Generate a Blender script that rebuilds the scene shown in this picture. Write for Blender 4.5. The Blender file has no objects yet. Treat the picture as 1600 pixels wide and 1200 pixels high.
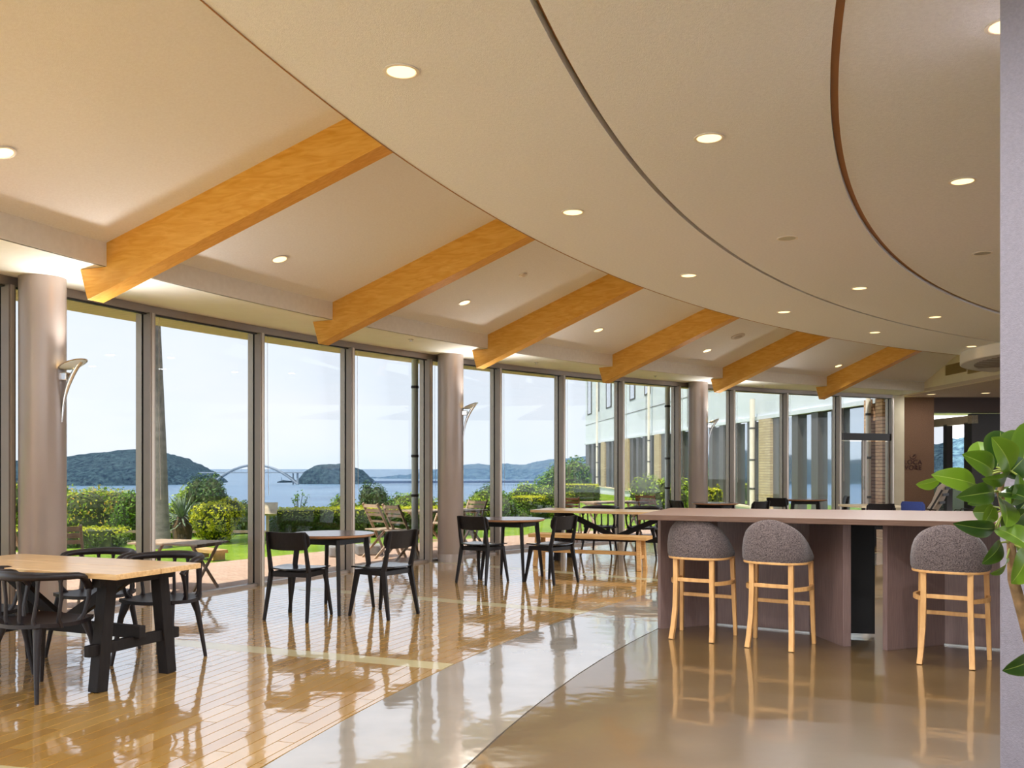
import bpy, math, random
import numpy as np
from mathutils import Vector, Matrix, noise

# ------------------------------------------------------------------ camera, world, sun, exposure
SC = bpy.context.scene
COL = SC.collection
F, CX, YH, EYE = 1450.0, 800.0, 727.0, 1.40          # focal length in px of the 1600x1200 frame, horizon row, eye height
cam = bpy.data.cameras.new('camera'); cam_o = bpy.data.objects.new('camera', cam); COL.objects.link(cam_o)
cam.sensor_width = 36.0; cam.lens = 36.0 * F / 1600.0
cam.shift_y = (YH - 600.0) / 1600.0
cam.clip_start = 0.05; cam.clip_end = 40000
cam_o.location = (0, 0, EYE); cam_o.rotation_euler = (math.pi / 2, 0, 0)
SC.camera = cam_o

SUN_W, SKY_W, LAMP_W, SCONCE_W = 10.5, 2.2, 25.5, 40.0
w = bpy.data.worlds.new('sky'); SC.world = w; w.use_nodes = True
nt = w.node_tree; nt.nodes.clear()
wo = nt.nodes.new('ShaderNodeOutputWorld'); bg = nt.nodes.new('ShaderNodeBackground')
tc = nt.nodes.new('ShaderNodeTexCoord'); sp = nt.nodes.new('ShaderNodeSeparateXYZ'); rp = nt.nodes.new('ShaderNodeValToRGB')
nz = nt.nodes.new('ShaderNodeTexNoise'); mp = nt.nodes.new('ShaderNodeMapping'); mx = nt.nodes.new('ShaderNodeMix'); mx.data_type = 'RGBA'
cr = nt.nodes.new('ShaderNodeValToRGB')
rp.color_ramp.elements[0].position = 0.0; rp.color_ramp.elements[0].color = (0.76, 0.85, 0.93, 1)
rp.color_ramp.elements[1].position = 0.9; rp.color_ramp.elements[1].color = (0.50, 0.66, 0.92, 1)
e = rp.color_ramp.elements.new(0.12); e.color = (0.80, 0.86, 0.94, 1)
e = rp.color_ramp.elements.new(0.45); e.color = (0.74, 0.82, 0.95, 1)
mp.inputs['Scale'].default_value = (1.5, 1.5, 4.0); nz.inputs['Scale'].default_value = 2.2; nz.inputs['Detail'].default_value = 5
cr.color_ramp.elements[0].position = 0.42; cr.color_ramp.elements[1].position = 0.72
mx.inputs[7].default_value = (0.90, 0.91, 0.95, 1)
L = nt.links.new
L(tc.outputs['Generated'], sp.inputs[0]); L(sp.outputs['Z'], rp.inputs[0]); L(tc.outputs['Generated'], mp.inputs[0])
L(mp.outputs[0], nz.inputs['Vector']); L(nz.outputs[0], cr.inputs[0]); L(cr.outputs[0], mx.inputs[0])
L(rp.outputs[0], mx.inputs[6]); L(mx.outputs[2], bg.inputs[0]); bg.inputs[1].default_value = SKY_W; L(bg.outputs[0], wo.inputs[0])

sun = bpy.data.lights.new('sun', 'SUN'); sun_o = bpy.data.objects.new('sun', sun); COL.objects.link(sun_o)
sun.energy = SUN_W; sun.color = (1.0, 0.94, 0.82); sun.angle = 0.009
sdir = Vector((-0.42, -0.55, 1.55)).normalized()      # towards the sun: high, from behind and left
sun_o.rotation_euler = sdir.to_track_quat('Z', 'Y').to_euler(); sun_o.location = (0, 0, 60)

SC.view_settings.view_transform = 'Standard'; SC.view_settings.look = 'None'
SC.view_settings.exposure = 0.86; SC.view_settings.gamma = 1.0; SC.view_settings.use_curve_mapping = False
SC.cycles.use_denoising = True
SC.cycles.max_bounces = 6; SC.cycles.diffuse_bounces = 3; SC.cycles.glossy_bounces = 3
SC.cycles.use_adaptive_sampling = True; SC.cycles.adaptive_threshold = 0.06
SC.cycles.transparent_max_bounces = 10; SC.cycles.sample_clamp_indirect = 6.0; SC.cycles.caustics_reflective = False; SC.cycles.caustics_refractive = False

random.seed(7); RNG = np.random.default_rng(7)
R_ = math.radians
# ------------------------------------------------------------------ plan geometry of the round building
PC = (18.14, -0.955)                                   # centre of the circles in plan
RG = 24.175                                            # glass line
A0, DA = -68.418, 3.7798                               # angle of the first mullion in view, pitch (degrees from +Y)
SOF = 3.012; CAN = 3.32                                # soffit and canopy heights

def pol(R, a, z=0.0):
    a = R_(a); return Vector((PC[0] + R * math.sin(a), PC[1] + R * math.cos(a), z))
def atp(px, py, y):                                    # point seen at a photo pixel, at distance y along the room
    return Vector(((px - CX) / F * y, y, EYE + (YH - py) / F * y))
def atf(px, py, z=0.0):                                # point of a horizontal plane seen at a photo pixel
    y = F * (EYE - z) / (py - YH); return Vector(((px - CX) / F * y, y, z))

# ------------------------------------------------------------------ materials
def S(r, g, b):
    def c(v):
        v /= 255.0; return v / 12.92 if v <= 0.04045 else ((v + 0.055) / 1.055) ** 2.4
    return (c(r), c(g), c(b), 1.0)

def base_mat(name):
    m = bpy.data.materials.new(name); m.use_nodes = True
    n = m.node_tree; b = n.nodes['Principled BSDF']
    return m, n, b

def pm(name, c, rough=0.5, metal=0.0, c2=None, scale=8.0, stretch=(1, 1, 1), bump=0.0, bscale=None, spec=0.5, coat=0.0, detail=4.0, coord='Object', emit=None, estr=0.0, sheen=0.0, rough2=None):
    m, n, b = base_mat(name)
    b.inputs['Base Color'].default_value = c; b.inputs['Roughness'].default_value = rough; b.inputs['Metallic'].default_value = metal
    b.inputs['Specular IOR Level'].default_value = spec; b.inputs['Coat Weight'].default_value = coat; b.inputs['Coat Roughness'].default_value = 0.08
    b.inputs['Sheen Weight'].default_value = sheen
    if c2 or bump or rough2 is not None:
        t = n.nodes.new('ShaderNodeTexCoord'); mpn = n.nodes.new('ShaderNodeMapping'); ns = n.nodes.new('ShaderNodeTexNoise')
        mpn.inputs['Scale'].default_value = stretch; ns.inputs['Scale'].default_value = scale; ns.inputs['Detail'].default_value = detail
        n.links.new(t.outputs[coord], mpn.inputs[0]); n.links.new(mpn.outputs[0], ns.inputs['Vector'])
        if c2:
            r = n.nodes.new('ShaderNodeValToRGB'); r.color_ramp.elements[0].color = c; r.color_ramp.elements[1].color = c2
            r.color_ramp.elements[0].position = 0.3; r.color_ramp.elements[1].position = 0.7
            n.links.new(ns.outputs[0], r.inputs[0]); n.links.new(r.outputs[0], b.inputs['Base Color'])
        if rough2 is not None:
            mr = n.nodes.new('ShaderNodeMapRange'); mr.inputs['To Min'].default_value = rough; mr.inputs['To Max'].default_value = rough2
            mr.inputs['From Min'].default_value = 0.3; mr.inputs['From Max'].default_value = 0.7
            n.links.new(ns.outputs[0], mr.inputs[0]); n.links.new(mr.outputs[0], b.inputs['Roughness'])
        if bump:
            nb = ns
            if bscale:
                nb = n.nodes.new('ShaderNodeTexNoise'); nb.inputs['Scale'].default_value = bscale; nb.inputs['Detail'].default_value = 3
                n.links.new(mpn.outputs[0], nb.inputs['Vector'])
            bp = n.nodes.new('ShaderNodeBump'); bp.inputs['Strength'].default_value = bump; bp.inputs['Distance'].default_value = 0.01
            n.links.new(nb.outputs[0], bp.inputs['Height']); n.links.new(bp.outputs[0], b.inputs['Normal'])
    if emit:
        b.inputs['Emission Color'].default_value = emit; b.inputs['Emission Strength'].default_value = estr
    return m

def brick_mat(name, c1, c2, mortar, scale, bw, rh, ms=0.02, rough=0.8, coord='Object', bump=0.3, rot=(0, 0, 0)):
    m, n, b = base_mat(name); b.inputs['Roughness'].default_value = rough
    t = n.nodes.new('ShaderNodeTexCoord'); mpn = n.nodes.new('ShaderNodeMapping'); br = n.nodes.new('ShaderNodeTexBrick')
    mpn.inputs['Rotation'].default_value = rot
    br.inputs['Color1'].default_value = c1; br.inputs['Color2'].default_value = c2; br.inputs['Mortar'].default_value = mortar
    br.inputs['Scale'].default_value = scale; br.inputs['Brick Width'].default_value = bw; br.inputs['Row Height'].default_value = rh
    br.inputs['Mortar Size'].default_value = ms
    n.links.new(t.outputs[coord], mpn.inputs[0]); n.links.new(mpn.outputs[0], br.inputs['Vector']); n.links.new(br.outputs[0], b.inputs['Base Color'])
    bp = n.nodes.new('ShaderNodeBump'); bp.inputs['Strength'].default_value = bump; bp.inputs['Distance'].default_value = 0.01; bp.invert = True
    n.links.new(br.outputs['Fac'], bp.inputs['Height']); n.links.new(bp.outputs[0], b.inputs['Normal'])
    return m

def attr_mat(name, ca, cb, rough=0.5, spec=0.3, trans=0.0, attr='tone', cc=None):
    m, n, b = base_mat(name); b.inputs['Roughness'].default_value = rough; b.inputs['Specular IOR Level'].default_value = spec
    a = n.nodes.new('ShaderNodeAttribute'); a.attribute_name = attr; r = n.nodes.new('ShaderNodeValToRGB')
    r.color_ramp.elements[0].color = ca; r.color_ramp.elements[1].color = cb
    if cc:
        r.color_ramp.elements[1].position = 0.6; q = r.color_ramp.elements.new(1.0); q.color = cc
    n.links.new(a.outputs['Fac'], r.inputs[0]); n.links.new(r.outputs[0], b.inputs['Base Color'])
    if trans:
        tr = n.nodes.new('ShaderNodeBsdfTranslucent'); ms = n.nodes.new('ShaderNodeMixShader'); ms.inputs[0].default_value = trans
        n.links.new(r.outputs[0], tr.inputs[0]); n.links.new(b.outputs[0], ms.inputs[1]); n.links.new(tr.outputs[0], ms.inputs[2])
        n.links.new(ms.outputs[0], n.nodes['Material Output'].inputs[0])
    return m

def glass_mat(name, tint, refl=1.0):
    m = bpy.data.materials.new(name); m.use_nodes = True; n = m.node_tree; n.nodes.clear()
    o = n.nodes.new('ShaderNodeOutputMaterial'); t = n.nodes.new('ShaderNodeBsdfTransparent'); g = n.nodes.new('ShaderNodeBsdfGlossy')
    ms = n.nodes.new('ShaderNodeMixShader'); fr = n.nodes.new('ShaderNodeFresnel'); ml = n.nodes.new('ShaderNodeMath'); ml.operation = 'MULTIPLY'
    fr.inputs[0].default_value = 1.35; ml.inputs[1].default_value = refl
    t.inputs[0].default_value = tint; g.inputs['Roughness'].default_value = 0.0
    n.links.new(fr.outputs[0], ml.inputs[0]); n.links.new(ml.outputs[0], ms.inputs[0])
    n.links.new(t.outputs[0], ms.inputs[1]); n.links.new(g.outputs[0], ms.inputs[2]); n.links.new(ms.outputs[0], o.inputs[0])
    return m

M = {}
M['ceiling'] = pm('ceiling_fabric', S(244, 243, 242), 0.9, c2=S(238, 236, 234), scale=60, bump=0.25, bscale=220, spec=0.1)
M['canopy'] = pm('canopy_fabric', S(242, 241, 242), 0.9, c2=S(234, 233, 234), scale=50, bump=0.35, bscale=180, spec=0.1)
M['soffit'] = pm('soffit_paint', S(248, 246, 240), 0.7, c2=S(245, 242, 235), scale=5, spec=0.2)
M['fascia'] = pm('fascia_paint', S(236, 226, 210), 0.8, c2=S(230, 219, 202), scale=20, spec=0.2)
M['slot'] = pm('slot_brown', S(168, 116, 66), 0.7)
M['cream'] = pm('cream_paint', S(236, 222, 190), 0.8, c2=S(230, 214, 182), scale=4)
M['pillar'] = pm('pillar_cloth', S(138, 132, 140), 0.9, c2=S(130, 124, 132), scale=90, bump=0.3, bscale=200, spec=0.1)
M['brownwall'] = pm('brown_wall', S(120, 92, 72), 0.9, c2=S(104, 78, 60), scale=60, bump=0.3, spec=0.1)
M['bronze'] = pm('bronze_aluminium', S(148, 134, 122), 0.38, 0.45, c2=S(138, 125, 114), scale=3)
M['bronze_light'] = pm('bronze_aluminium_light', S(186, 172, 156), 0.35, 0.5)
M['gasket'] = pm('dark_gasket', S(42, 36, 33), 0.6)
M['column'] = pm('column_paint', S(170, 156, 148), 0.34, 0.25, c2=S(164, 150, 142), scale=2, spec=0.4)
M['glass'] = glass_mat('tinted_glass', (0.525, 0.53, 0.535, 1), 0.12)
M['steel'] = pm('polished_steel', S(225, 225, 228), 0.18, 0.95)
M['sconce_glass'] = pm('frosted_shade', S(228, 234, 228), 0.25)
M['bulb'] = pm('warm_bulb', S(255, 220, 150), 0.5, emit=(1.0, 0.72, 0.30, 1), estr=4.0)
M['lamp_on'] = pm('lamp_reflector_lit', S(255, 225, 160), 0.4, emit=(1.0, 0.73, 0.36, 1), estr=1.15)
M['lamp_off'] = pm('lamp_reflector_off', S(190, 176, 150), 0.35, 0.3)
M['white_trim'] = pm('white_enamel', S(238, 228, 214), 0.4)
M['grey_trim'] = pm('grey_enamel', S(204, 194, 182), 0.5)
M['mesh_disc'] = pm('speaker_mesh', S(178, 168, 150), 0.7)

def beam_mat():
    m, n, b = base_mat('larch_glulam'); b.inputs['Roughness'].default_value = 0.42; b.inputs['Specular IOR Level'].default_value = 0.35
    t = n.nodes.new('ShaderNodeTexCoord'); mpn = n.nodes.new('ShaderNodeMapping'); wv = n.nodes.new('ShaderNodeTexNoise'); n2 = n.nodes.new('ShaderNodeTexNoise')
    mpn.inputs['Scale'].default_value = (1.2, 7.0, 7.0); wv.inputs['Scale'].default_value = 3; wv.inputs['Detail'].default_value = 6; wv.inputs['Distortion'].default_value = 1.4
    n2.inputs['Scale'].default_value = 1.2
    r = n.nodes.new('ShaderNodeValToRGB'); r.color_ramp.elements[0].color = S(212, 148, 50); r.color_ramp.elements[1].color = S(230, 172, 80)
    r.color_ramp.elements[0].position = 0.3; r.color_ramp.elements[1].position = 0.68
    n.links.new(t.outputs['Object'], mpn.inputs[0]); n.links.new(mpn.outputs[0], wv.inputs['Vector']); n.links.new(wv.outputs[0], r.inputs[0]); n.links.new(r.outputs[0], b.inputs['Base Color'])
    return m
M['beam'] = beam_mat()
def wood(name, ca, cb, rough=0.4, stretch=(2, 14, 14), scale=4, spec=0.4, coat=0.0, bump=0.06):
    return pm(name, ca, rough, c2=cb, scale=scale, stretch=stretch, bump=bump, spec=spec, coat=coat, detail=6)
M['oak_top'] = wood('butcher_block_oak', S(186, 146, 96), S(214, 178, 128), 0.28, (1.6, 16, 16), 4, 0.5)
M['bench_wood'] = wood('bench_pine', S(186, 138, 82), S(214, 170, 110), 0.5, (1.6, 14, 14))
M['black_wood'] = wood('black_stained_wood', S(20, 16, 15), S(30, 25, 24), 0.45, (14, 14, 2), 5, 0.2)
M['black_seat'] = wood('black_seat_ply', S(22, 20, 21), S(32, 29, 31), 0.16, (12, 2, 12), 5, 0.5)
M['black_base'] = wood('black_table_timber', S(22, 18, 17), S(30, 26, 25), 0.6, (12, 12, 2), 4, 0.15)
M['black_plastic'] = pm('black_plastic', S(28, 22, 23), 0.42, c2=S(34, 28, 29), scale=40, spec=0.25)
M['round_top'] = wood('round_table_walnut', S(80, 60, 56), S(98, 76, 70), 0.16, (2, 12, 2), 4, 0.5)
M['round_edge'] = wood('round_table_edge', S(150, 106, 74), S(170, 124, 90), 0.4, (2, 2, 8))
M['counter'] = wood('counter_laminate', S(96, 71, 57), S(114, 88, 73), 0.42, (1.2, 26, 26), 5, 0.22, 0.0, 0.03)
M['counter_v'] = wood('counter_laminate_panel', S(118, 95, 90), S(136, 112, 105), 0.40, (26, 26, 1.2), 5, 0.4, 0.0, 0.03)
M['black_panel'] = pm('black_panel', S(16, 14, 14), 0.6)
M['steel_line'] = pm('steel_plinth', S(170, 168, 164), 0.35, 0.8)
M['beech'] = wood('beech_frame', S(206, 152, 92), S(224, 174, 112), 0.4, (10, 10, 1.6), 4)
M['wool'] = None
M['folding_wood'] = wood('weathered_teak', S(176, 150, 122), S(198, 174, 146), 0.7, (3, 3, 9), 5)
M['folding_orange'] = wood('oiled_teak', S(176, 116, 70), S(198, 140, 92), 0.6, (3, 9, 9), 5)

def wool_mat():
    m, n, b = base_mat('grey_tweed'); b.inputs['Roughness'].default_value = 0.95; b.inputs['Specular IOR Level'].default_value = 0.1; b.inputs['Sheen Weight'].default_value = 0.2
    t = n.nodes.new('ShaderNodeTexCoord'); m1 = n.nodes.new('ShaderNodeMapping'); m2 = n.nodes.new('ShaderNodeMapping')
    m1.inputs['Scale'].default_value = (420, 420, 60); m2.inputs['Scale'].default_value = (60, 60, 420)
    a = n.nodes.new('ShaderNodeTexNoise'); c = n.nodes.new('ShaderNodeTexNoise'); a.inputs['Scale'].default_value = 1.4; c.inputs['Scale'].default_value = 1.4
    ad = n.nodes.new('ShaderNodeMath'); ad.operation = 'ADD'; r = n.nodes.new('ShaderNodeValToRGB')
    r.color_ramp.elements[0].position = 0.82; r.color_ramp.elements[0].color = S(58, 49, 50); r.color_ramp.elements[1].position = 1.2 if False else 1.0; r.color_ramp.elements[1].color = S(126, 112, 108)
    dv = n.nodes.new('ShaderNodeMath'); dv.operation = 'MULTIPLY'; dv.inputs[1].default_value = 0.92
    bp = n.nodes.new('ShaderNodeBump'); bp.inputs['Strength'].default_value = 0.4; bp.inputs['Distance'].default_value = 0.004
    for mm, q in ((m1, a), (m2, c)):
        n.links.new(t.outputs['Object'], mm.inputs[0]); n.links.new(mm.outputs[0], q.inputs['Vector'])
    n.links.new(a.outputs[0], ad.inputs[0]); n.links.new(c.outputs[0], ad.inputs[1]); n.links.new(ad.outputs[0], dv.inputs[0]); n.links.new(dv.outputs[0], r.inputs[0])
    n.links.new(r.outputs[0], b.inputs['Base Color']); n.links.new(dv.outputs[0], bp.inputs['Height']); n.links.new(bp.outputs[0], b.inputs['Normal'])
    return m
M['wool'] = wool_mat()

# ------------------------------------------------------------------ mesh helpers
class MB:
    def __init__(self): self.v = []; self.f = []; self.mi = []; self.cur = 0
    def add(self, vs, fs):
        o = len(self.v); self.v.extend([tuple(p) for p in vs]); self.f.extend([tuple(i + o for i in q) for q in fs]); self.mi.extend([self.cur] * len(fs)); return self
    def obox(self, c, a, b, d):
        c, a, b, d = Vector(c), Vector(a), Vector(b), Vector(d)
        vs = [c + a * i + b * j + d * k for k in (-1, 1) for j in (-1, 1) for i in (-1, 1)]
        fs = [(0, 2, 3, 1), (4, 5, 7, 6), (0, 1, 5, 4), (2, 6, 7, 3), (0, 4, 6, 2), (1, 3, 7, 5)]
        if a.cross(b).dot(d) < 0: fs = [q[::-1] for q in fs]
        return self.add(vs, fs)
    def box(self, x0, x1, y0, y1, z0, z1):
        return self.obox(((x0 + x1) / 2, (y0 + y1) / 2, (z0 + z1) / 2), ((x1 - x0) / 2, 0, 0), (0, (y1 - y0) / 2, 0), (0, 0, (z1 - z0) / 2))
    def bar(self, p0, p1, w, h, up=(0, 0, 1), w2=None, h2=None):    # tapering bar of width w (sideways) and height h (along up)
        p0, p1, up = Vector(p0), Vector(p1), Vector(up); d = (p1 - p0).normalized()
        s = d.cross(up)
        if s.length < 1e-4: s = d.cross(Vector((0, 1, 0)))
        s.normalize(); u = s.cross(d).normalized(); w2 = w2 or w; h2 = h2 or h
        vs = [p0 + s * (w / 2) * i + u * (h / 2) * j for i, j in ((-1, -1), (1, -1), (1, 1), (-1, 1))] + [p1 + s * (w2 / 2) * i + u * (h2 / 2) * j for i, j in ((-1, -1), (1, -1), (1, 1), (-1, 1))]
        return self.add(vs, [(0, 1, 2, 3), (7, 6, 5, 4), (0, 4, 5, 1), (1, 5, 6, 2), (2, 6, 7, 3), (3, 7, 4, 0)])
    def tube(self, pts, rad, n=10, flat=None, caps=True, up=None):  # swept ellipse; rad = number or list of (rs, ru)
        pts = [Vector(p) for p in pts]; N = len(pts); rings = []
        prev = None
        for i, p in enumerate(pts):
            d = (pts[min(i + 1, N - 1)] - pts[max(i - 1, 0)]).normalized()
            ref = Vector(up) if up else (prev if prev else (Vector((0, 0, 1)) if abs(d.z) < 0.9 else Vector((0, 1, 0))))
            s = d.cross(ref)
            if s.length < 1e-5: s = d.cross(Vector((1, 0.1, 0)))
            s.normalize(); u = s.cross(d).normalized(); prev = u
            r = rad[i] if isinstance(rad, (list, tuple)) else rad
            rs, ru = r if isinstance(r, (list, tuple)) else (r, r)
            rings.append([p + s * rs * math.cos(2 * math.pi * k / n) + u * ru * math.sin(2 * math.pi * k / n) for k in range(n)])
        vs = [q for r in rings for q in r]; fs = []
        for i in range(N - 1):
            for k in range(n): fs.append((i * n + k, i * n + (k + 1) % n, (i + 1) * n + (k + 1) % n, (i + 1) * n + k))
        if caps: fs.append(tuple(range(n))[::-1]); fs.append(tuple((N - 1) * n + k for k in range(n)))
        return self.add(vs, fs)
    def lathe(self, prof, n=32, c=(0, 0, 0), ax=None):
        vs = []; fs = []; N = len(prof)
        for r, z in prof:
            for k in range(n):
                a = 2 * math.pi * k / n; p = Vector((r * math.cos(a), r * math.sin(a), z))
                if ax is not None: p = ax @ p
                vs.append(Vector(c) + p)
        for i in range(N - 1):
            for k in range(n): fs.append((i * n + k, i * n + (k + 1) % n, (i + 1) * n + (k + 1) % n, (i + 1) * n + k))
        return self.add(vs, fs)
    def prism(self, poly, z0, z1):
        n = len(poly); A = sum(poly[i][0] * poly[(i + 1) % n][1] - poly[(i + 1) % n][0] * poly[i][1] for i in range(n))
        if A < 0: poly = poly[::-1]
        vs = [(p[0], p[1], z0) for p in poly] + [(p[0], p[1], z1) for p in poly]
        fs = [tuple(range(n))[::-1], tuple(range(n, 2 * n))] + [(i, (i + 1) % n, n + (i + 1) % n, n + i) for i in range(n)]
        return self.add(vs, fs)
    def arc(self, prof, a0, a1, n):                    # ring section: prof = closed list of (R, z)
        k = len(prof); vs = []; fs = []
        for i in range(n + 1):
            a = a0 + (a1 - a0) * i / n
            for R, z in prof: vs.append(pol(R, a, z))
        for i in range(n):
            for j in range(k): fs.append((i * k + j, (i + 1) * k + j, (i + 1) * k + (j + 1) % k, i * k + (j + 1) % k))
        fs.append(tuple(range(k))); fs.append(tuple(n * k + j for j in range(k))[::-1])
        return self.add(vs, fs)
    def build(self, name, mat, parent=None, smooth=False, bevel=0.0, ang=38):
        me = bpy.data.meshes.new(name); me.from_pydata([tuple(p) for p in self.v], [], self.f)
        for m in (mat if isinstance(mat, (list, tuple)) else [mat]): me.materials.append(M[m] if isinstance(m, str) else m)
        if any(self.mi): me.polygons.foreach_set('material_index', self.mi)
        if smooth:
            me.polygons.foreach_set('use_smooth', [True] * len(me.polygons))
            me.set_sharp_from_angle(angle=R_(ang))
        me.update()
        o = bpy.data.objects.new(name, me); COL.objects.link(o)
        if parent: o.parent = parent
        if bevel:
            b = o.modifiers.new('bevel', 'BEVEL'); b.width = bevel; b.segments = 2; b.limit_method = 'ANGLE'; b.angle_limit = R_(40); b.harden_normals = False
        return o

def tag(o, label=None, cat=None, group=None, kind=None):
    if label: o['label'] = label
    if cat: o['category'] = cat
    if group: o['group'] = group
    if kind: o['kind'] = kind
    return o
def empty(name, loc=(0, 0, 0), rz=0.0, label=None, cat=None, group=None, kind=None):
    o = bpy.data.objects.new(name, None); COL.objects.link(o); o.location = loc; o.rotation_euler = (0, 0, rz); o.empty_display_size = 0.1
    return tag(o, label, cat, group, kind)
def copy_tree(o, parent=None):
    c = o.copy(); COL.objects.link(c); c.parent = parent
    for ch in list(o.children): copy_tree(ch, c)
    return c
def face_rz(d): return math.atan2(-d[0], d[1])          # rotation that turns local +Y to d
def grid_plane(R0, R1, a0, a1, z, nr, na):
    m = MB(); vs = [pol(R0 + (R1 - R0) * i / nr, a0 + (a1 - a0) * j / na, z) for i in range(nr + 1) for j in range(na + 1)]
    fs = [(i * (na + 1) + j, (i + 1) * (na + 1) + j, (i + 1) * (na + 1) + j + 1, i * (na + 1) + j + 1) for i in range(nr) for j in range(na)]
    return m.add(vs, [q[::-1] if (a1 - a0) * (R1 - R0) < 0 else q for q in fs])

# ------------------------------------------------------------------ floor
def floor_mat(name, ca, cb, scale, rough, coat, bump=0.02, bscale=3.0, obj_random=False, attr=None, ior=3.4):
    m, n, b = base_mat(name); b.inputs['Roughness'].default_value = rough; b.inputs['Coat Weight'].default_value = 0.0
    b.inputs['Specular IOR Level'].default_value = 0.5
    g = n.nodes.new('ShaderNodeNewGeometry'); ns = n.nodes.new('ShaderNodeTexNoise'); ns.inputs['Scale'].default_value = scale; ns.inputs['Detail'].default_value = 6
    n.links.new(g.outputs['Position'], ns.inputs['Vector'])
    r = n.nodes.new('ShaderNodeValToRGB'); r.color_ramp.elements[0].color = ca; r.color_ramp.elements[1].color = cb
    fac = ns.outputs[0]
    if obj_random or attr:
        if attr:
            oi = n.nodes.new('ShaderNodeAttribute'); oi.attribute_name = attr; src = oi.outputs['Fac']
        else:
            oi = n.nodes.new('ShaderNodeObjectInfo'); src = oi.outputs['Random']
        a = n.nodes.new('ShaderNodeMath'); a.operation = 'MULTIPLY_ADD'; a.inputs[1].default_value = 0.55; n.links.new(src, a.inputs[0])
        s2 = n.nodes.new('ShaderNodeMath'); s2.operation = 'MULTIPLY'; s2.inputs[1].default_value = 0.45; n.links.new(ns.outputs[0], s2.inputs[0]); n.links.new(s2.outputs[0], a.inputs[2]); fac = a.outputs[0]
        r.color_ramp.elements[0].position = 0.1; r.color_ramp.elements[1].position = 0.9
    else:
        r.color_ramp.elements[0].position = 0.3; r.color_ramp.elements[1].position = 0.7
    n.links.new(fac, r.inputs[0]); n.links.new(r.outputs[0], b.inputs['Base Color'])
    nb = n.nodes.new('ShaderNodeTexNoise'); nb.inputs['Scale'].default_value = bscale; nb.inputs['Detail'].default_value = 2; n.links.new(g.outputs['Position'], nb.inputs['Vector'])
    bp = n.nodes.new('ShaderNodeBump'); bp.inputs['Strength'].default_value = 1.0; bp.inputs['Distance'].default_value = bump; n.links.new(nb.outputs[0], bp.inputs['Height'])
    n.links.new(bp.outputs[0], b.inputs['Normal'])
    # waxed polish: a sharp glossy layer that grows towards grazing view
    lw = n.nodes.new('ShaderNodeLayerWeight'); lw.inputs['Blend'].default_value = 0.5; pw = n.nodes.new('ShaderNodeMath'); pw.operation = 'POWER'; pw.inputs[1].default_value = 2.0 if coat > 0.9 else 3.0
    ma = n.nodes.new('ShaderNodeMath'); ma.operation = 'MULTIPLY_ADD'; ma.inputs[1].default_value = 0.85 if coat > 0.9 else 0.62; ma.inputs[2].default_value = 0.04; ma.use_clamp = True
    gl = n.nodes.new('ShaderNodeBsdfGlossy'); gl.inputs['Roughness'].default_value = 0.055; gl.inputs['Color'].default_value = (0.95, 0.97, 1.0, 1); ms = n.nodes.new('ShaderNodeMixShader')
    n.links.new(lw.outputs['Facing'], pw.inputs[0]); n.links.new(pw.outputs[0], ma.inputs[0]); n.links.new(ma.outputs[0], ms.inputs[0]); n.links.new(bp.outputs[0], gl.inputs['Normal'])
    n.links.new(b.outputs[0], ms.inputs[1]); n.links.new(gl.outputs[0], ms.inputs[2]); n.links.new(ms.outputs[0], n.nodes['Material Output'].inputs[0])
    return m
M['plank'] = floor_mat('glazed_plank', S(176, 130, 62), S(204, 160, 86), 2.5, 0.30, 1.0, 0.0022, 5.0, obj_random=True)
M['plank_far'] = floor_mat('glazed_plank_field', S(176, 130, 62), S(204, 160, 86), 2.5, 0.30, 1.0, 0.0022, 5.0, attr='tone')
M['joint'] = pm('plank_joint', S(70, 48, 28), 0.8)
M['band'] = floor_mat('polished_concrete_band', S(150, 138, 122), S(168, 156, 140), 3.0, 0.30, 1.0, 0.0022, 4.0)
M['tan'] = floor_mat('polished_tan_floor', S(90, 68, 35), S(104, 82, 47), 1.2, 0.34, 0.8, 0.0018, 4.0, ior=1.9)
M['strip'] = floor_mat('pale_inlay', S(186, 168, 120), S(198, 182, 134), 3.0, 0.30, 0.7, 0.0022, 4.0)

fl = MB().arc([(0.5, -0.014), (RG + 0.05, -0.014), (RG + 0.05, -0.25), (0.5, -0.25)], -140, 40, 90).build('floor', 'joint')
tag(fl, 'polished restaurant floor of glazed planks and tan stone', 'floor', kind='structure')
MB().arc([(20.00, 0.0), (19.10, 0.0), (19.10, -0.013), (20.00, -0.013)], -130, -24, 70).build('concrete_band', 'band', fl)['label'] = 'pale grey polished concrete band between planks and tan floor'
MB().arc([(19.09, 0.0), (0.5, 0.0), (0.5, -0.013), (19.09, -0.013)], -140, 40, 90).build('tan_floor', 'tan', fl)['label'] = 'tan polished stone floor around the counter'
STRIPS = [A0 + 2 * DA * k + 0.15 for k in range(-4, 7)]
for a in STRIPS:
    h = 0.10
    u = (pol(1, a) - pol(0, a)); v = Vector((u.y, -u.x, 0)); MB().obox(pol((20.01 + 24.1) / 2, a, -0.0065), u * ((24.1 - 20.01) / 2), v * h, (0, 0, 0.0065)).build('inlay_strip', 'strip', fl)
def clip(poly, nx, ny, c):                              # keep nx*x+ny*y >= c
    out = []
    for i in range(len(poly)):
        p, q = poly[i], poly[(i + 1) % len(poly)]; dp = nx * p[0] + ny * p[1] - c; dq = nx * q[0] + ny * q[1] - c
        if dp >= 0: out.append(p)
        if dp * dq < 0: t = dp / (dp - dq); out.append((p[0] + (q[0] - p[0]) * t, p[1] + (q[1] - p[1]) * t))
    return out
def parea(p): return abs(sum(p[i][0] * p[(i + 1) % len(p)][1] - p[(i + 1) % len(p)][0] * p[i][1] for i in range(len(p)))) / 2
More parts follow.
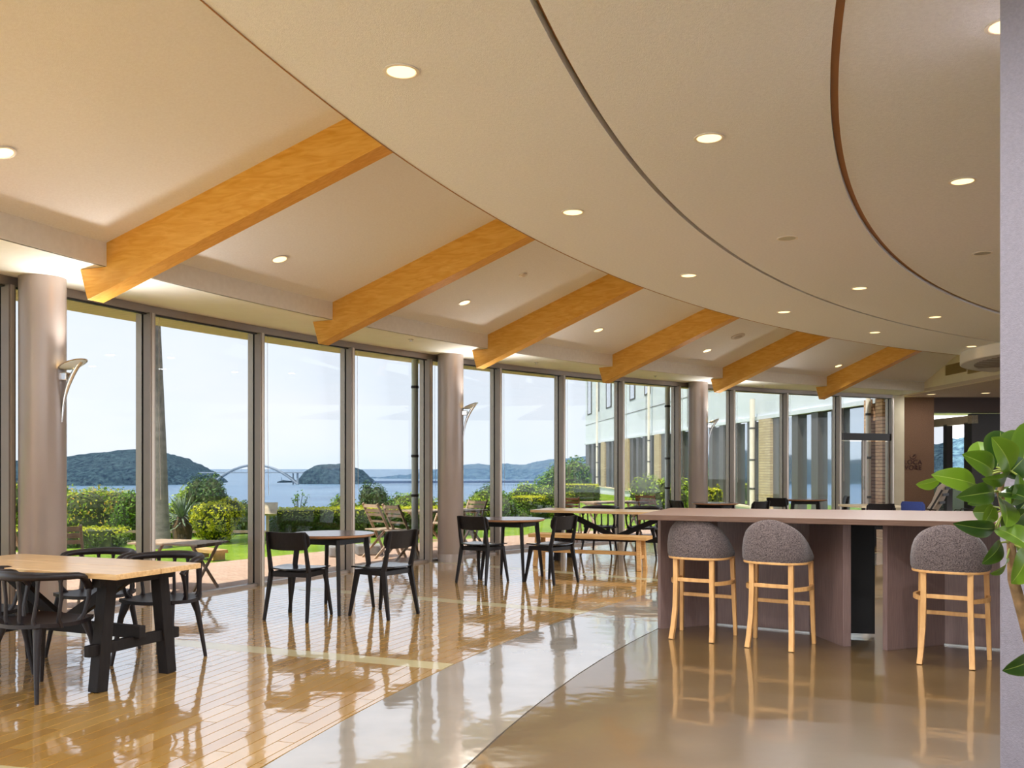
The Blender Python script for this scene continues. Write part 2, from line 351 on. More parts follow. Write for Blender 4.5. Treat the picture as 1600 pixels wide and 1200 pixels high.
PW, PL, GAP = 0.100, 0.90, 0.006                       # planks lie along the chord of each bay between two inlay strips
pieces = []
for aL, aR in zip(STRIPS[:-1], STRIPS[1:]):
    am = R_((aL + aR) / 2); ur = (math.sin(am), math.cos(am)); ut = (math.cos(am), -math.sin(am))
    for r in range(44):
        off = (r * 0.37) % 1.0 * PL
        for k in range(-3, 3):
            s0 = k * PL + off; t0 = 19.94 + r * PW
            P_ = lambda a, b: (PC[0] + ut[0] * a + ur[0] * b, PC[1] + ut[1] * a + ur[1] * b)
            poly = [P_(s0 + i * (PL - GAP), t0 + j * (PW - GAP)) for i, j in ((0, 0), (1, 0), (1, 1), (0, 1))]
            cx_, cy_ = P_(s0 + PL / 2, t0 + PW / 2); dx, dy = cx_ - PC[0], cy_ - PC[1]; R0 = math.hypot(dx, dy); nx, ny = dx / R0, dy / R0
            q = clip(poly, nx, ny, nx * PC[0] + ny * PC[1] + 20.005)
            if len(q) > 2: q = clip(q, -nx, -ny, -(nx * PC[0] + ny * PC[1] + 24.12))
            for a, sg in ((aL, 1), (aR, -1)):
                vx, vy = math.cos(R_(a)) * sg, -math.sin(R_(a)) * sg
                if len(q) > 2: q = clip(q, vx, vy, vx * PC[0] + vy * PC[1] + 0.103)
            if len(q) > 2 and parea(q) > 0.002:
                mx_, my_ = sum(p[0] for p in q) / len(q), sum(p[1] for p in q) / len(q); pieces.append((q, False, mx_, my_))
def inview(c):
    x, y = c[2], c[3]
    if y < 1: return False
    px = CX + F * x / y; py = YH + F * EYE / y
    return -30 < px < 1030 and py < 1215
vis = sorted([c for c in pieces if inview(c)], key=lambda c: c[3] - 3.0 * parea(c[0]))
big = vis[:300]; ids = {id(c) for c in big}; rest = [c for c in pieces if id(c) not in ids]
shared = None
for p, whole, x, y in big:
    if whole and len(p) == 4:
        if shared is None:
            o = MB().prism([(a - x, b - y) for a, b in p], -0.0125, 0.0).build('plank', 'plank', fl); shared = o.data
        else:
            o = bpy.data.objects.new('plank', shared); COL.objects.link(o); o.parent = fl
    else:
        o = MB().prism([(a - x, b - y) for a, b in p], -0.0125, 0.0).build('plank', 'plank', fl)
    o.location = (x, y, 0)
m = MB(); tone = []
for p, whole, x, y in rest: n0 = len(m.f); m.prism(p, -0.0125, 0.0); tone += [random.random()] * (len(m.f) - n0)
pf = m.build('plank_field', 'plank_far', fl); pf['kind'] = 'stuff'; pf['label'] = 'glazed planks further off on the floor'
at = pf.data.attributes.new('tone', 'FLOAT', 'FACE'); at.data.foreach_set('value', tone)

# ------------------------------------------------------------------ ceiling
ce = MB().add([pol(R, a, z) for a in np.linspace(-130, -22, 73) for R, z in ((23.06, 3.20), (17.6, 4.89))],
              [(2 * i, 2 * i + 1, 2 * i + 3, 2 * i + 2) for i in range(72)]).build('ceiling', 'ceiling')
tag(ce, 'sloping beige ceiling between the timber beams and the curved lower canopy', 'ceiling', kind='structure')
MB().arc([(23.05, SOF), (RG + 0.03, SOF), (RG + 0.03, SOF + 0.06), (23.05, SOF + 0.06)], -130, -22.6, 110).build('soffit', 'soffit', ce)['label'] = 'cream window soffit'
MB().arc([(23.045, SOF), (23.07, SOF), (23.07, 3.26), (23.045, 3.26)], -130, -22.6, 110).build('soffit_fascia', 'fascia', ce)['label'] = 'beige fascia above the window soffit'
cn = MB().arc([(20.0, CAN), (18.69, CAN), (18.69, CAN + 0.08), (20.0, CAN + 0.08)], -130, -24, 150).build('canopy_panel', 'canopy', ce); cn['label'] = 'outer ring of the lower ceiling canopy'
cn = MB().arc([(18.655, CAN), (17.47, CAN), (17.47, CAN + 0.08), (18.655, CAN + 0.08)], -130, -24, 150).build('canopy_panel', 'canopy', ce); cn['label'] = 'middle ring of the lower ceiling canopy'
cn = MB().arc([(17.43, CAN + 0.015), (9.0, CAN + 0.015), (9.0, CAN + 0.1), (17.43, CAN + 0.1)], -130, -24, 150).build('canopy_panel', 'canopy', ce); cn['label'] = 'inner ring of the lower ceiling canopy'
for Ra, Rb, z in ((18.66, 18.685, CAN + 0.045), (17.43, 17.468, CAN + 0.03)):
    MB().arc([(Ra, z), (Rb, z), (Rb, z + 0.05), (Ra, z + 0.05)], -130, -24, 150).build('shadow_gap', 'slot', ce)
MB().arc([(20.0, CAN - 0.004), (20.006, CAN - 0.004), (20.006, CAN + 0.12), (20.0, CAN + 0.12)], -130, -24, 150).build('edge_trim', 'slot', ce)
# void cover above the canopy
MB().add([pol(R, a, z) for a in np.linspace(-132, 40, 90) for R, z in ((17.7, 4.95), (0.5, 5.0))], [(2 * i, 2 * i + 1, 2 * i + 3, 2 * i + 2) for i in range(89)]).build('roof_slab', 'ceiling', ce)
MB().arc([(23.0, 3.5), (25.1, 3.12), (25.1, 3.30), (23.0, 4.6)], -130, -20, 60).build('roof_edge', 'soffit', ce)
ev = MB().arc([(RG + 0.04, SOF - 0.005), (25.08, SOF - 0.005), (25.08, SOF + 0.12), (RG + 0.04, SOF + 0.12)], -130, -21, 110).build('eave', None or brick_mat('eave_boards', S(232, 210, 160), S(228, 204, 152), S(190, 164, 116), 1.0, 6.0, 0.10, 0.006, 0.7, bump=0.2, rot=(0, 0, R_(30))), ce); ev['label'] = 'pale boarded eave outside the windows'

# timber beams
BEAM_A = [A0 + 2 * DA * k + 0.22 for k in range(-1, 6)]
names = ['leftmost thick timber beam, out past the left edge', 'nearest full timber beam, above the leftmost column', 'second golden timber beam, between the first two columns', 'third timber beam, beside the middle column',
         'fourth timber beam, its end in front of the white wing', 'fifth timber beam, above the far column with a lamp', 'farthest and darkest timber beam, next to the brown sign wall']
for a, nm in zip(BEAM_A[1:], names[1:]):
    root = empty('ceiling_beam', pol(21.5, a, 0), 0, nm, 'beam', 'golden timber ceiling beams')
    u = pol(1, a) - pol(0, a); v = Vector((u.y, -u.x, 0)); hw = 0.085
    prof = [(23.33, SOF - 0.001), (23.06, SOF - 0.001), (23.06, 3.21), (19.2, 4.42), (19.2, 4.10), (23.25, 2.755)]
    pts = [(R - 21.5, z) for R, z in prof]
    vs = [u * r + v * s * hw + Vector((0, 0, z)) for s in (-1, 1) for r, z in pts]; k = len(pts)
    m = MB().add(vs, [tuple(range(k)), tuple(range(k, 2 * k))[::-1]] + [(i, i + k, (i + 1) % k + k, (i + 1) % k) for i in range(k)])
    o = m.build('beam_timber', 'beam', root, bevel=0.004)
    # align the wood grain with the beam
    o.data.transform(Matrix.Rotation(R_(a) - math.pi / 2, 4, 'Z')); o.rotation_euler = (0, 0, -(R_(a) - math.pi / 2))

# ------------------------------------------------------------------ glazing
def uv_at(i):
    a = A0 + DA * i; u = pol(1, a) - pol(0, a); return a, u, Vector((u.y, -u.x, 0))
HEAD = SOF - 0.075
def mullion(i, parent):
    a, u, v = uv_at(i); p = pol(RG, a)
    zc, hz = (HEAD) / 2, Vector((0, 0, HEAD / 2))
    MB().obox(p - u * 0.045 + Vector((0, 0, zc)), u * 0.045, v * 0.035, hz).build('mullion', 'bronze', parent)
    mu = parent.children[-1]
    MB().obox(p - u * 0.093 + Vector((0, 0, zc)), u * 0.004, v * 0.016, hz).build('mullion_cap', 'bronze_light', parent)
    MB().obox(p + u * 0.012 + Vector((0, 0, zc)), u * 0.014, v * 0.027, hz).build('gasket', 'gasket', parent)
    MB().obox(p + u * 0.066 + Vector((0, 0, zc)), u * 0.040, v * 0.035, hz).build('outer_mullion', 'bronze_light', parent)
for k, i in enumerate(range(-1, 12)):
    a, u, v = uv_at(i + 0.5); p0, p1 = pol(RG, A0 + DA * i), pol(RG, A0 + DA * (i + 1)); mid = (p0 + p1) / 2; hl = (p1 - p0).length / 2
    root = empty('window_%d' % (k + 1), (0, 0, 0), 0, ['glazed bay cut off at the left edge of the room', 'glazed bay behind the leftmost column', 'glazed bay with the palm trunk behind it', 'glazed bay showing the right half of the bridge', 'glazed bay left of the middle column, with a downpipe outside', 'glazed bay behind the middle column', 'glazed bay right of the middle column, showing the far headland', 'glazed bay where the corner of the white wing appears', 'glazed bay left of the far column, with a downpipe outside', 'glazed bay behind the far column', 'glazed bay showing the white drain pipe and yellow brick pier', 'glazed bay left of the doorway bay', 'glazed bay above and around the glass door'][k] if k < 13 else None, 'window', kind='structure')
    mullion(i, root)
    MB().obox(mid + Vector((0, 0, SOF - 0.0385)), v * (hl + 0.02), u * 0.06, (0, 0, 0.0385)).build('head_rail', 'bronze', root)
    MB().obox(mid - u * 0.02 + Vector((0, 0, HEAD - 0.008)), v * hl, u * 0.02, (0, 0, 0.008)).build('blind_track', 'gasket', root)
    MB().obox(mid + Vector((0, 0, 0.014)), v * hl, u * 0.05, (0, 0, 0.016)).build('sill_rail', 'bronze', root)
    if i < 11:
        MB().obox(mid + u * 0.012 + Vector((0, 0, (HEAD + 0.03) / 2)), v * (hl - 0.01), u * 0.004, (0, 0, (HEAD - 0.03) / 2)).build('pane', 'glass', root)
    MB().tube([p0 + v * 0.10 - u * 0.07 + Vector((0, 0, 2.9)), p0 + v * (0.10) - u * 0.07 + Vector((0, 0, 1.9)), p0 + v * 0.12 - u * 0.07 + Vector((0, 0, 1.05))], 0.0022, 5).build('blind_cord', 'grey_trim', root)
    if i == 11:
        mullion(12, root)
        MB().obox(mid + u * 0.012 + Vector((0, 0, (HEAD + 2.12) / 2)), v * (hl - 0.01), u * 0.004, (0, 0, (HEAD - 2.12) / 2)).build('pane', 'glass', root)
        MB().obox(mid + Vector((0, 0, 2.04)), v * hl, u * 0.06, (0, 0, 0.08)).build('transom', 'gasket', root)
        d = empty('door_1', (0, 0, 0), 0, 'glass door in a bronze frame beside the brown sign wall', 'door', kind='structure')
        for s in (-1, 1):
            MB().obox(mid + v * s * (hl * 0.5) + u * 0.0 + Vector((0, 0, 1.0)), v * (hl * 0.5 - 0.05), u * 0.004, (0, 0, 0.94)).build('pane', 'glass', d)
            for t in (-1, 1): MB().obox(mid + v * (s * hl * 0.5 + t * (hl * 0.5 - 0.035)) + Vector((0, 0, 1.0)), v * 0.025, u * 0.02, (0, 0, 0.96)).build('door_stile', 'bronze', d)
        MB().bar(mid + v * -0.06 - u * 0.05 + Vector((0, 0, 0.85)), mid + v * -0.06 - u * 0.05 + Vector((0, 0, 1.15)), 0.02, 0.02, (1, 0, 0)).build('door_handle', 'steel', d)

# columns and their wall lamps
def column(a, label):
    root = empty('column', pol(23.92, a), 0, label, 'column', 'round brown columns along the windows')
    MB().lathe([(0.0, 0), (0.188, 0.0), (0.188, 0.12)], 48).build('column_base', 'column', root, True)
    MB().lathe([(0.184, 0.12), (0.188, 0.126), (0.188, SOF + 0.03)], 48).build('column_shaft', 'column', root, True)
    return root
COLA = [-68.03, -52.73, -37.37]
for k, a in enumerate((-83.2, -98.4)): column(a, ['round column out of view, first behind the leftmost', 'round column out of view, second behind the leftmost'][k])
for a, lb in zip(COLA, ['big round brown column at the far left', 'round brown column in the middle of the window wall', 'farthest of the three round brown columns']): column(a, lb)

def sconce(a, beta, h, label):
    """bent steel horn wall lamp; its arm leaves the column shaft in direction beta (degrees from +X, plan)"""
    d = Vector((math.cos(R_(beta)), math.sin(R_(beta)), 0)); c = pol(23.92, a)
    root = empty('wall_lamp', c + d * 0.185 + Vector((0, 0, h)), 0, label, 'wall lamp', 'steel horn lamps on the columns')
    m = MB(); pts = []; rad = []
    for t in np.linspace(0, 1, 14):
        pts.append(d * (0.005 + 0.03 * t + 0.155 * t ** 2.6) + Vector((0, 0, -0.40 + 0.52 * t))); rad.append(0.004 + 0.016 * min(1, t * 1.4) ** 0.8)
    m.tube(pts, rad, 12); m.build('horn', 'steel', root, True)
    MB().obox(d * 0.03 + Vector((0, 0, -0.01)), d * 0.04, Vector((-d.y, d.x, 0)) * 0.035, (0, 0, 0.035)).build('bracket', 'steel', root, bevel=0.008)
    ax = Matrix.Rotation(0.38, 4, Vector((-d.y, d.x, 0)).normalized() * -1)
    cc = d * 0.115 + Vector((0, 0, 0.085))
    MB().lathe([(0.02, -0.03), (0.075, -0.012), (0.112, 0.008), (0.115, 0.012), (0.108, 0.012), (0.07, -0.004), (0.02, -0.02)], 36, cc, ax).build('shade_dish', 'sconce_glass', root, True)
    MB().lathe([(0.112, 0.005), (0.122, 0.010), (0.112, 0.015), (0.112, 0.005)], 36, cc, ax).build('shade_rim', 'steel', root, True)
    MB().lathe([(0.0, -0.02), (0.02, -0.015), (0.026, 0.0), (0.02, 0.015), (0.0, 0.018)], 16, cc - d * 0.03, ax).build('bulb', 'bulb', root, True)
    l = bpy.data.lights.new('wall_lamp_light', 'SPOT'); l.energy = SCONCE_W; l.color = (1.0, 0.97, 0.92); l.spot_size = R_(150); l.spot_blend = 1.0; l.shadow_soft_size = 0.05
    lo = bpy.data.objects.new('wall_lamp_light', l); COL.objects.link(lo); lo.parent = root; lo.location = cc + Vector((0, 0, 0.05))
    inw = (Vector((PC[0], PC[1], 0)) - Vector((c.x, c.y, 0))).normalized(); lo.rotation_euler = (-(inw * 0.55 + Vector((0, 0, 0.80)))).to_track_quat('Z', 'Y').to_euler()
for a, lb in zip(COLA, ['curved steel lamp on the leftmost column', 'curved steel lamp on the middle column', 'curved steel lamp on the farthest column']):
    sconce(a, -12, 2.17, lb)
for a, lb in zip((-83.2, -98.4), ['curved steel lamp out of view on the first column behind', 'curved steel lamp out of view on the second column behind']): sconce(a, -12, 2.17, lb)

# ------------------------------------------------------------------ downlights
def downlight(loc, lit, label, tilt=None, r=0.085, power=None, spread=175):
    root = empty('downlight', loc, 0, label, 'downlight', 'round downlights in the ceiling')
    ax = Matrix.Identity(4)
    if tilt is not None: ax = tilt
    MB().lathe([(r, 0.004), (r + 0.004, -0.004), (r * 0.88, -0.006), (r * 0.80, 0.0), (r * 0.80, 0.004)], 32, (0, 0, 0), ax).build('trim_ring', 'white_trim', root, True)
    MB().lathe([(r * 0.82, -0.0045), (r * 0.5, -0.003), (0.0, -0.0025)], 28, (0, 0, 0), ax).build('reflector', 'lamp_on' if lit else 'lamp_off', root, True)
    if power:
        l = bpy.data.lights.new('downlight_lamp', 'AREA'); l.shape = 'DISK'; l.size = r * 1.5; l.energy = power; l.color = (0.95, 0.97, 1.0); l.spread = R_(spread)
        lo = bpy.data.objects.new('downlight_lamp', l); COL.objects.link(lo); lo.parent = root; lo.location = (0, 0, -0.012)
DL = [(627, 111, 1, 'large lit downlight nearest the top left of the canopy'), (1108, 215, 1, 'large lit downlight in the middle canopy ring, top centre'), (1504, 286, 1, 'large lit downlight in the inner canopy ring beside the grey pillar'),
      (895, 331, 1, 'lit downlight in the outer canopy ring above the second beam'), (1230, 372, 0, 'unlit tilted downlight in the middle canopy ring'), (1535, 398, 0, 'unlit downlight next to the grey pillar edge'),
      (1076, 430, 1, 'lit downlight in the outer ring above the third beam'), (1343, 450, 1, 'small lit downlight, third along the middle canopy ring'), (1225, 487, 1, 'lit downlight in the outer ring above the fourth beam'),
      (1461, 495, 1, 'small lit downlight, farthest along the middle canopy ring'), (1367, 519, 1, 'small lit downlight in the outer ring above the fifth beam'), (1518, 541, 1, 'farthest lit downlight, beside the round drum ceiling')]
for px, py, lit, lb in DL:
    p = atf(px, py, CAN); rad = math.hypot(p.x - PC[0], p.y - PC[1]); p.z = CAN - 0.001 + (0.015 if rad < 17.45 else 0)
    downlight(p, lit, lb, power=LAMP_W if px != 1518 else None)
unseen = [(19.43, -81.6), (19.43, -89.6), (19.43, -97.6), (18.11, -77.5), (18.11, -85.6), (18.11, -93.5), (16.74, -72.5), (16.74, -80.6), (16.74, -88.7), (16.74, -47.6), (16.74, -39.5)]
for k, (R, a) in enumerate(unseen):
    p = pol(R, a, CAN - 0.001 + (0.015 if R < 17 else 0)); downlight(p, 1, 'lit downlight overhead, outside the picture', power=LAMP_W)
for k, (px, py, lb) in enumerate([(4, 237, 'tilted downlight in the sloping ceiling at the left edge'), (437, 404, 'tilted downlight between the first two beams'), (726, 472, 'tilted downlight between the second and third beams'), (935, 515, 'tilted downlight between the third and fourth beams'), (1105, 547, 'tilted downlight between the fourth and fifth beams'), (1310, 571, 'tilted bright downlight between the fifth and last beams')]):
    # ray against the sloping cone
    best = None
    for y in np.linspace(3, 24, 4000):
        p = atp(px, py, y); R = math.hypot(p.x - PC[0], p.y - PC[1]); d = p.z - (3.20 + (23.06 - R) * 0.30952)
        if d > 0: best = p; break
    u = (Vector((best.x - PC[0], best.y - PC[1], 0))).normalized(); axv = Vector((-u.y, u.x, 0))
    tilt = Matrix.Rotation(math.atan(0.30952), 4, axv); q = tilt @ Vector((0, 0, -1))
    if (q.x * u.x + q.y * u.y) * 1 > 0: pass
    nrm = Vector((u.x * 0.30952, u.y * 0.30952, 1)).normalized(); tilt = Vector((0, 0, 1)).rotation_difference(nrm).to_matrix().to_4x4()
    downlight(best - nrm * 0.006, 1, lb, tilt, 0.075, 3.0, 80)
for px, py, nm, lb, r in ((817, 429, 'smoke_detector', 'small white smoke detector on the sloping ceiling', 0.05), (1153, 525, 'ceiling_speaker', 'round mesh speaker in the sloping ceiling', 0.12)):
    for y in np.linspace(3, 24, 4000):
        p = atp(px, py, y); R = math.hypot(p.x - PC[0], p.y - PC[1])
        if p.z > 3.20 + (23.06 - R) * 0.30952: break
    u = (Vector((p.x - PC[0], p.y - PC[1], 0))).normalized(); nrm = Vector((u.x * 0.30952, u.y * 0.30952, 1)).normalized(); tilt = Vector((0, 0, 1)).rotation_difference(nrm).to_matrix().to_4x4()
    root = empty(nm, p, 0, lb, nm.replace('_', ' '))
    MB().lathe([(r, 0.0), (r * 0.97, -0.015), (r * 0.6, -0.02)], 28, (0, 0, 0), tilt).build('housing', 'grey_trim' if r > 0.1 else 'white_trim', root, True)
    MB().lathe([(r * 0.6, -0.02), (r * 0.3, -0.03), (0, -0.031)], 28, (0, 0, 0), tilt).build('cover', 'mesh_disc' if r > 0.1 else 'white_trim', root, True)
for px, py, lb in ((642, 530, 'tiny sprinkler in the soffit near the middle column'), (838, 566, 'tiny soffit sprinkler right of the third beam'), (1024, 587, 'tiny soffit sprinkler right of the fourth beam'), (1193, 602, 'tiny soffit sprinkler right of the fifth beam')):
    p = atf(px, py, SOF); root = empty('sprinkler', p, 0, lb, 'sprinkler', 'soffit sprinklers')
    MB().lathe([(0.035, 0.0), (0.035, -0.006), (0.012, -0.008), (0.012, -0.022)], 16).build('escutcheon', 'grey_trim', root, True)
    MB().lathe([(0.0, -0.022), (0.018, -0.022), (0.018, -0.026), (0, -0.026)], 12).build('deflector', 'steel', root, True)

# ------------------------------------------------------------------ far end of the room and the near pillar
wl = MB().box(8.97, 9.10, 16.4, 21.95, SOF - 0.005, 4.7).build('wall_right', 'cream'); tag(wl, 'cream upper wall closing the sloping ceiling', 'wall', kind='structure')
def on_x(px, py, X): y = F * X / (px - CX); return Vector((X, y, EYE + (YH - py) / F * y))
for x0, x1 in ((1478, 1510), (1512.5, 1556)):
    a, b = on_x(x0, 571 if x0 < 1500 else 566, 8.965), on_x(x1, 0, 8.965); z0 = on_x(x0, 587 if x0 < 1500 else 584.5, 8.965).z
    root = empty('vent_grille', (8.965, (a.y + b.y) / 2, (a.z + z0) / 2), 0, 'brown vent grille in the cream wall, ' + ('nearer the last beam' if x0 < 1500 else 'nearer the round drum ceiling'), 'vent', 'brown vent grilles')
    hy, hz = abs(a.y - b.y) / 2, (a.z - z0) / 2
    MB().box(-0.004, 0.004, -hy, hy, -hz, hz).build('grille_backing', pm('grille_brown', S(160, 132, 78), 0.6) if 'grille_brown' not in bpy.data.materials else bpy.data.materials['grille_brown'], root)
    for j in range(9): z = -hz + (j + 0.5) * 2 * hz / 9; MB().obox((-0.012, 0, z), (0.008, 0, 0), (0, hy, 0), (0, 0, 0.005)).build('louver', bpy.data.materials['grille_brown'], root)
def perf_mat():
    m, n, b = base_mat('perforated_board'); b.inputs['Roughness'].default_value = 0.85
    t = n.nodes.new('ShaderNodeTexCoord'); v = n.nodes.new('ShaderNodeTexVoronoi'); v.inputs['Scale'].default_value = 12; v.inputs['Randomness'].default_value = 0.0; v.voronoi_dimensions = '2D'
    r = n.nodes.new('ShaderNodeValToRGB'); r.color_ramp.elements[0].color = S(120, 92, 74); r.color_ramp.elements[1].color = S(206, 184, 160); r.color_ramp.elements[0].position = 0.22; r.color_ramp.elements[1].position = 0.27
    n.links.new(t.outputs['Object'], v.inputs['Vector']); n.links.new(v.outputs['Distance'], r.inputs[0]); n.links.new(r.outputs[0], b.inputs['Base Color']); return m
pc = MB().box(8.97, 18, 16.9, 30, SOF - 0.004, SOF + 0.06).build('trim_1', perf_mat()); tag(pc, 'perforated low ceiling over the lounge beyond the sign wall', 'ceiling', kind='structure')
for px, py, lb in ((1455, 616.0, 'small downlight in the perforated ceiling above the sign wall'), (1540, 614.0, 'warm downlight in the perforated ceiling beside the pillar')):
    p = atf(px, py, SOF - 0.004); downlight(p, 1, lb, None, 0.1, 7.0)
wb = MB().box(9.02, 9.96, 21.9, 22.1, 0, SOF).build('wall_back', 'brownwall'); tag(wb, 'brown textured sign wall at the far end', 'wall', kind='structure')
jb = MB().box(8.73, 9.03, 21.36, 21.58, 0, SOF).build('trim_2', 'cream'); tag(jb, 'pale jamb between the glazing and the brown sign wall', 'trim', kind='structure')
hb = MB().box(9.96, 18, 22.0, 22.5, 2.66, SOF).build('trim_3', pm('dark_header', S(64, 46, 38), 0.7)); tag(hb, 'dark header beam over the lounge opening', 'trim', kind='structure')
# lettering and emblem on the sign wall
sg = empty('wall_sign', (9.46, 21.89, 1.5), 0, 'dark red LOCA VORE lettering with a round emblem on the brown wall', 'sign')
M['sign'] = pm('sign_red_brown', S(58, 18, 12), 0.6)
def text(txt, size, loc, parent, name, mat):
    c = bpy.data.curves.new(name, 'FONT'); c.body = txt; c.size = size; c.align_x = 'CENTER'; c.extrude = 0.004; c.space_character = 1.05
    t = bpy.data.objects.new(name, c); COL.objects.link(t); bpy.context.view_layer.update()
    me = bpy.data.meshes.new_from_object(t.evaluated_get(bpy.context.evaluated_depsgraph_get())); bpy.data.objects.remove(t); me.materials.clear(); me.materials.append(M[mat])
    o = bpy.data.objects.new(name, me); COL.objects.link(o); o.parent = parent; o.location = loc; o.rotation_euler = (math.pi / 2, 0, 0); return o
text('LOCA', 0.155, (0, 0, -0.075), sg, 'lettering', 'sign'); text('VORE', 0.155, (0, 0, -0.205), sg, 'lettering', 'sign')
m = MB()
for k in range(20):
    a0, a1 = R_(150 + k * 12.5), R_(150 + (k + 1) * 12.5); r0 = 0.075; wd = 0.004 + 0.012 * math.sin(math.pi * (k + .5) / 20)
    m.add([(math.cos(a) * r, y, 0.115 + math.sin(a) * r) for y in (-0.004, 0.0) for a in (a0, a1) for r in (r0 - wd, r0)], [(0, 1, 3, 2), (4, 6, 7, 5), (0, 2, 6, 4), (1, 5, 7, 3)])
m.tube([(0.0, -0.002, 0.10), (0.025, -0.002, 0.135), (0.06, -0.002, 0.15)], [0.006, 0.02, 0.004], 8)
m.build('emblem', 'sign', sg)
# lounge glazing beyond
lw = empty('window_14', (0, 0, 0), 0, 'dark framed lounge windows beyond the sign wall', 'window', kind='structure')
M['dark_frame'] = pm('dark_frame', S(44, 36, 32), 0.5)
MB().box(11.2, 11.35, 22.6, 30, 2.42, 2.62).build('window_head', 'cream', lw)
for y in (22.9, 24.0, 26.4): MB().box(11.2, 11.35, y - 0.10, y + 0.10, 0, 2.45).build('mullion', 'dark_frame', lw)
for y0, y1 in ((24.1, 26.3), (26.5, 30)): MB().box(11.27, 11.28, y0, y1, 0, 2.43).build('pane', 'glass', lw)
MB().box(11.2, 18, 22.6, 22.8, 0, 2.66).build('dark_partition', 'dark_frame', lw)
MB().box(9.96, 11.2, 29.9, 30.1, 0, SOF).build('back_panel', 'dark_frame', lw)
# round drum ceiling
dr = empty('drum_ceiling', (9.95, 15.1, 3.13), 0, 'round white drum hanging from the ceiling beside the pillar, with slotted grille', 'ceiling drum')
MB().lathe([(2.38, 0.0), (2.40, 0.01), (2.40, 0.21), (2.3, 0.21)], 96).build('drum_rim', 'white_trim', dr, True)
MB().lathe([(2.38, 0.001), (0.0, 0.001)], 96).build('drum_face', 'grey_trim', dr)
M['slot_dark'] = pm('slot_dark', S(120, 104, 90), 0.8)
for k in range(26):
    a = R_(140 + k * 4.2); MB().bar((1.72 * math.cos(a), 1.72 * math.sin(a), -0.003), (2.18 * math.cos(a), 2.18 * math.sin(a), -0.003), 0.035, 0.006).build('grille_slot', 'slot_dark', dr)
# near pillar at the right edge
pl = MB().prism([(1.868, 3.555), (2.36, 3.14), (2.82, 3.66), (2.32, 4.07)], 0, CAN + 0.02).build('wall_pillar', 'pillar', bevel=0.006); tag(pl, 'pale lavender grey cloth covered pillar at the right edge', 'pillar', kind='structure')
iw = MB().arc([(9.0, 0), (8.8, 0), (8.8, 5), (9.0, 5)], -130, 20, 60).build('wall_inner', 'cream'); tag(iw, 'cream inner wall behind the camera side', 'wall', kind='structure')

# ------------------------------------------------------------------ furniture
def rounded_panel(w, h, t, r, bend, nx=14, nz=6):
    """bent back panel in local x (width) / z (height); thickness along y; bend = depth of the curve"""
    vs = []; fs = []
    for side in (0, 1):
        for i in range(nx + 1):
            s = -1 + 2 * i / nx; x = s * w / 2; dx = max(0, abs(x) - (w / 2 - r)); hh = h / 2 - (r - math.sqrt(max(0, r * r - dx * dx)))
            for j in range(nz + 1):
                z = (-1 + 2 * j / nz) * hh; y = -bend * (1 - s * s) + (t if side else 0); vs.append((x, y, z))
    n1 = (nx + 1) * (nz + 1)
    for i in range(nx):
        for j in range(nz):
            a = i * (nz + 1) + j; b = a + nz + 1
            fs.append((a, b, b + 1, a + 1)); fs.append((n1 + a, n1 + a + 1, n1 + b + 1, n1 + b))
    rim = [i * (nz + 1) for i in range(nx + 1)] + [nx * (nz + 1) + j for j in range(1, nz + 1)] + [i * (nz + 1) + nz for i in range(nx - 1, -1, -1)] + [j for j in range(nz - 1, 0, -1)]
    for k in range(len(rim)):
        a, b = rim[k], rim[(k + 1) % len(rim)]; fs.append((a, n1 + a, n1 + b, b))
    return vs, fs

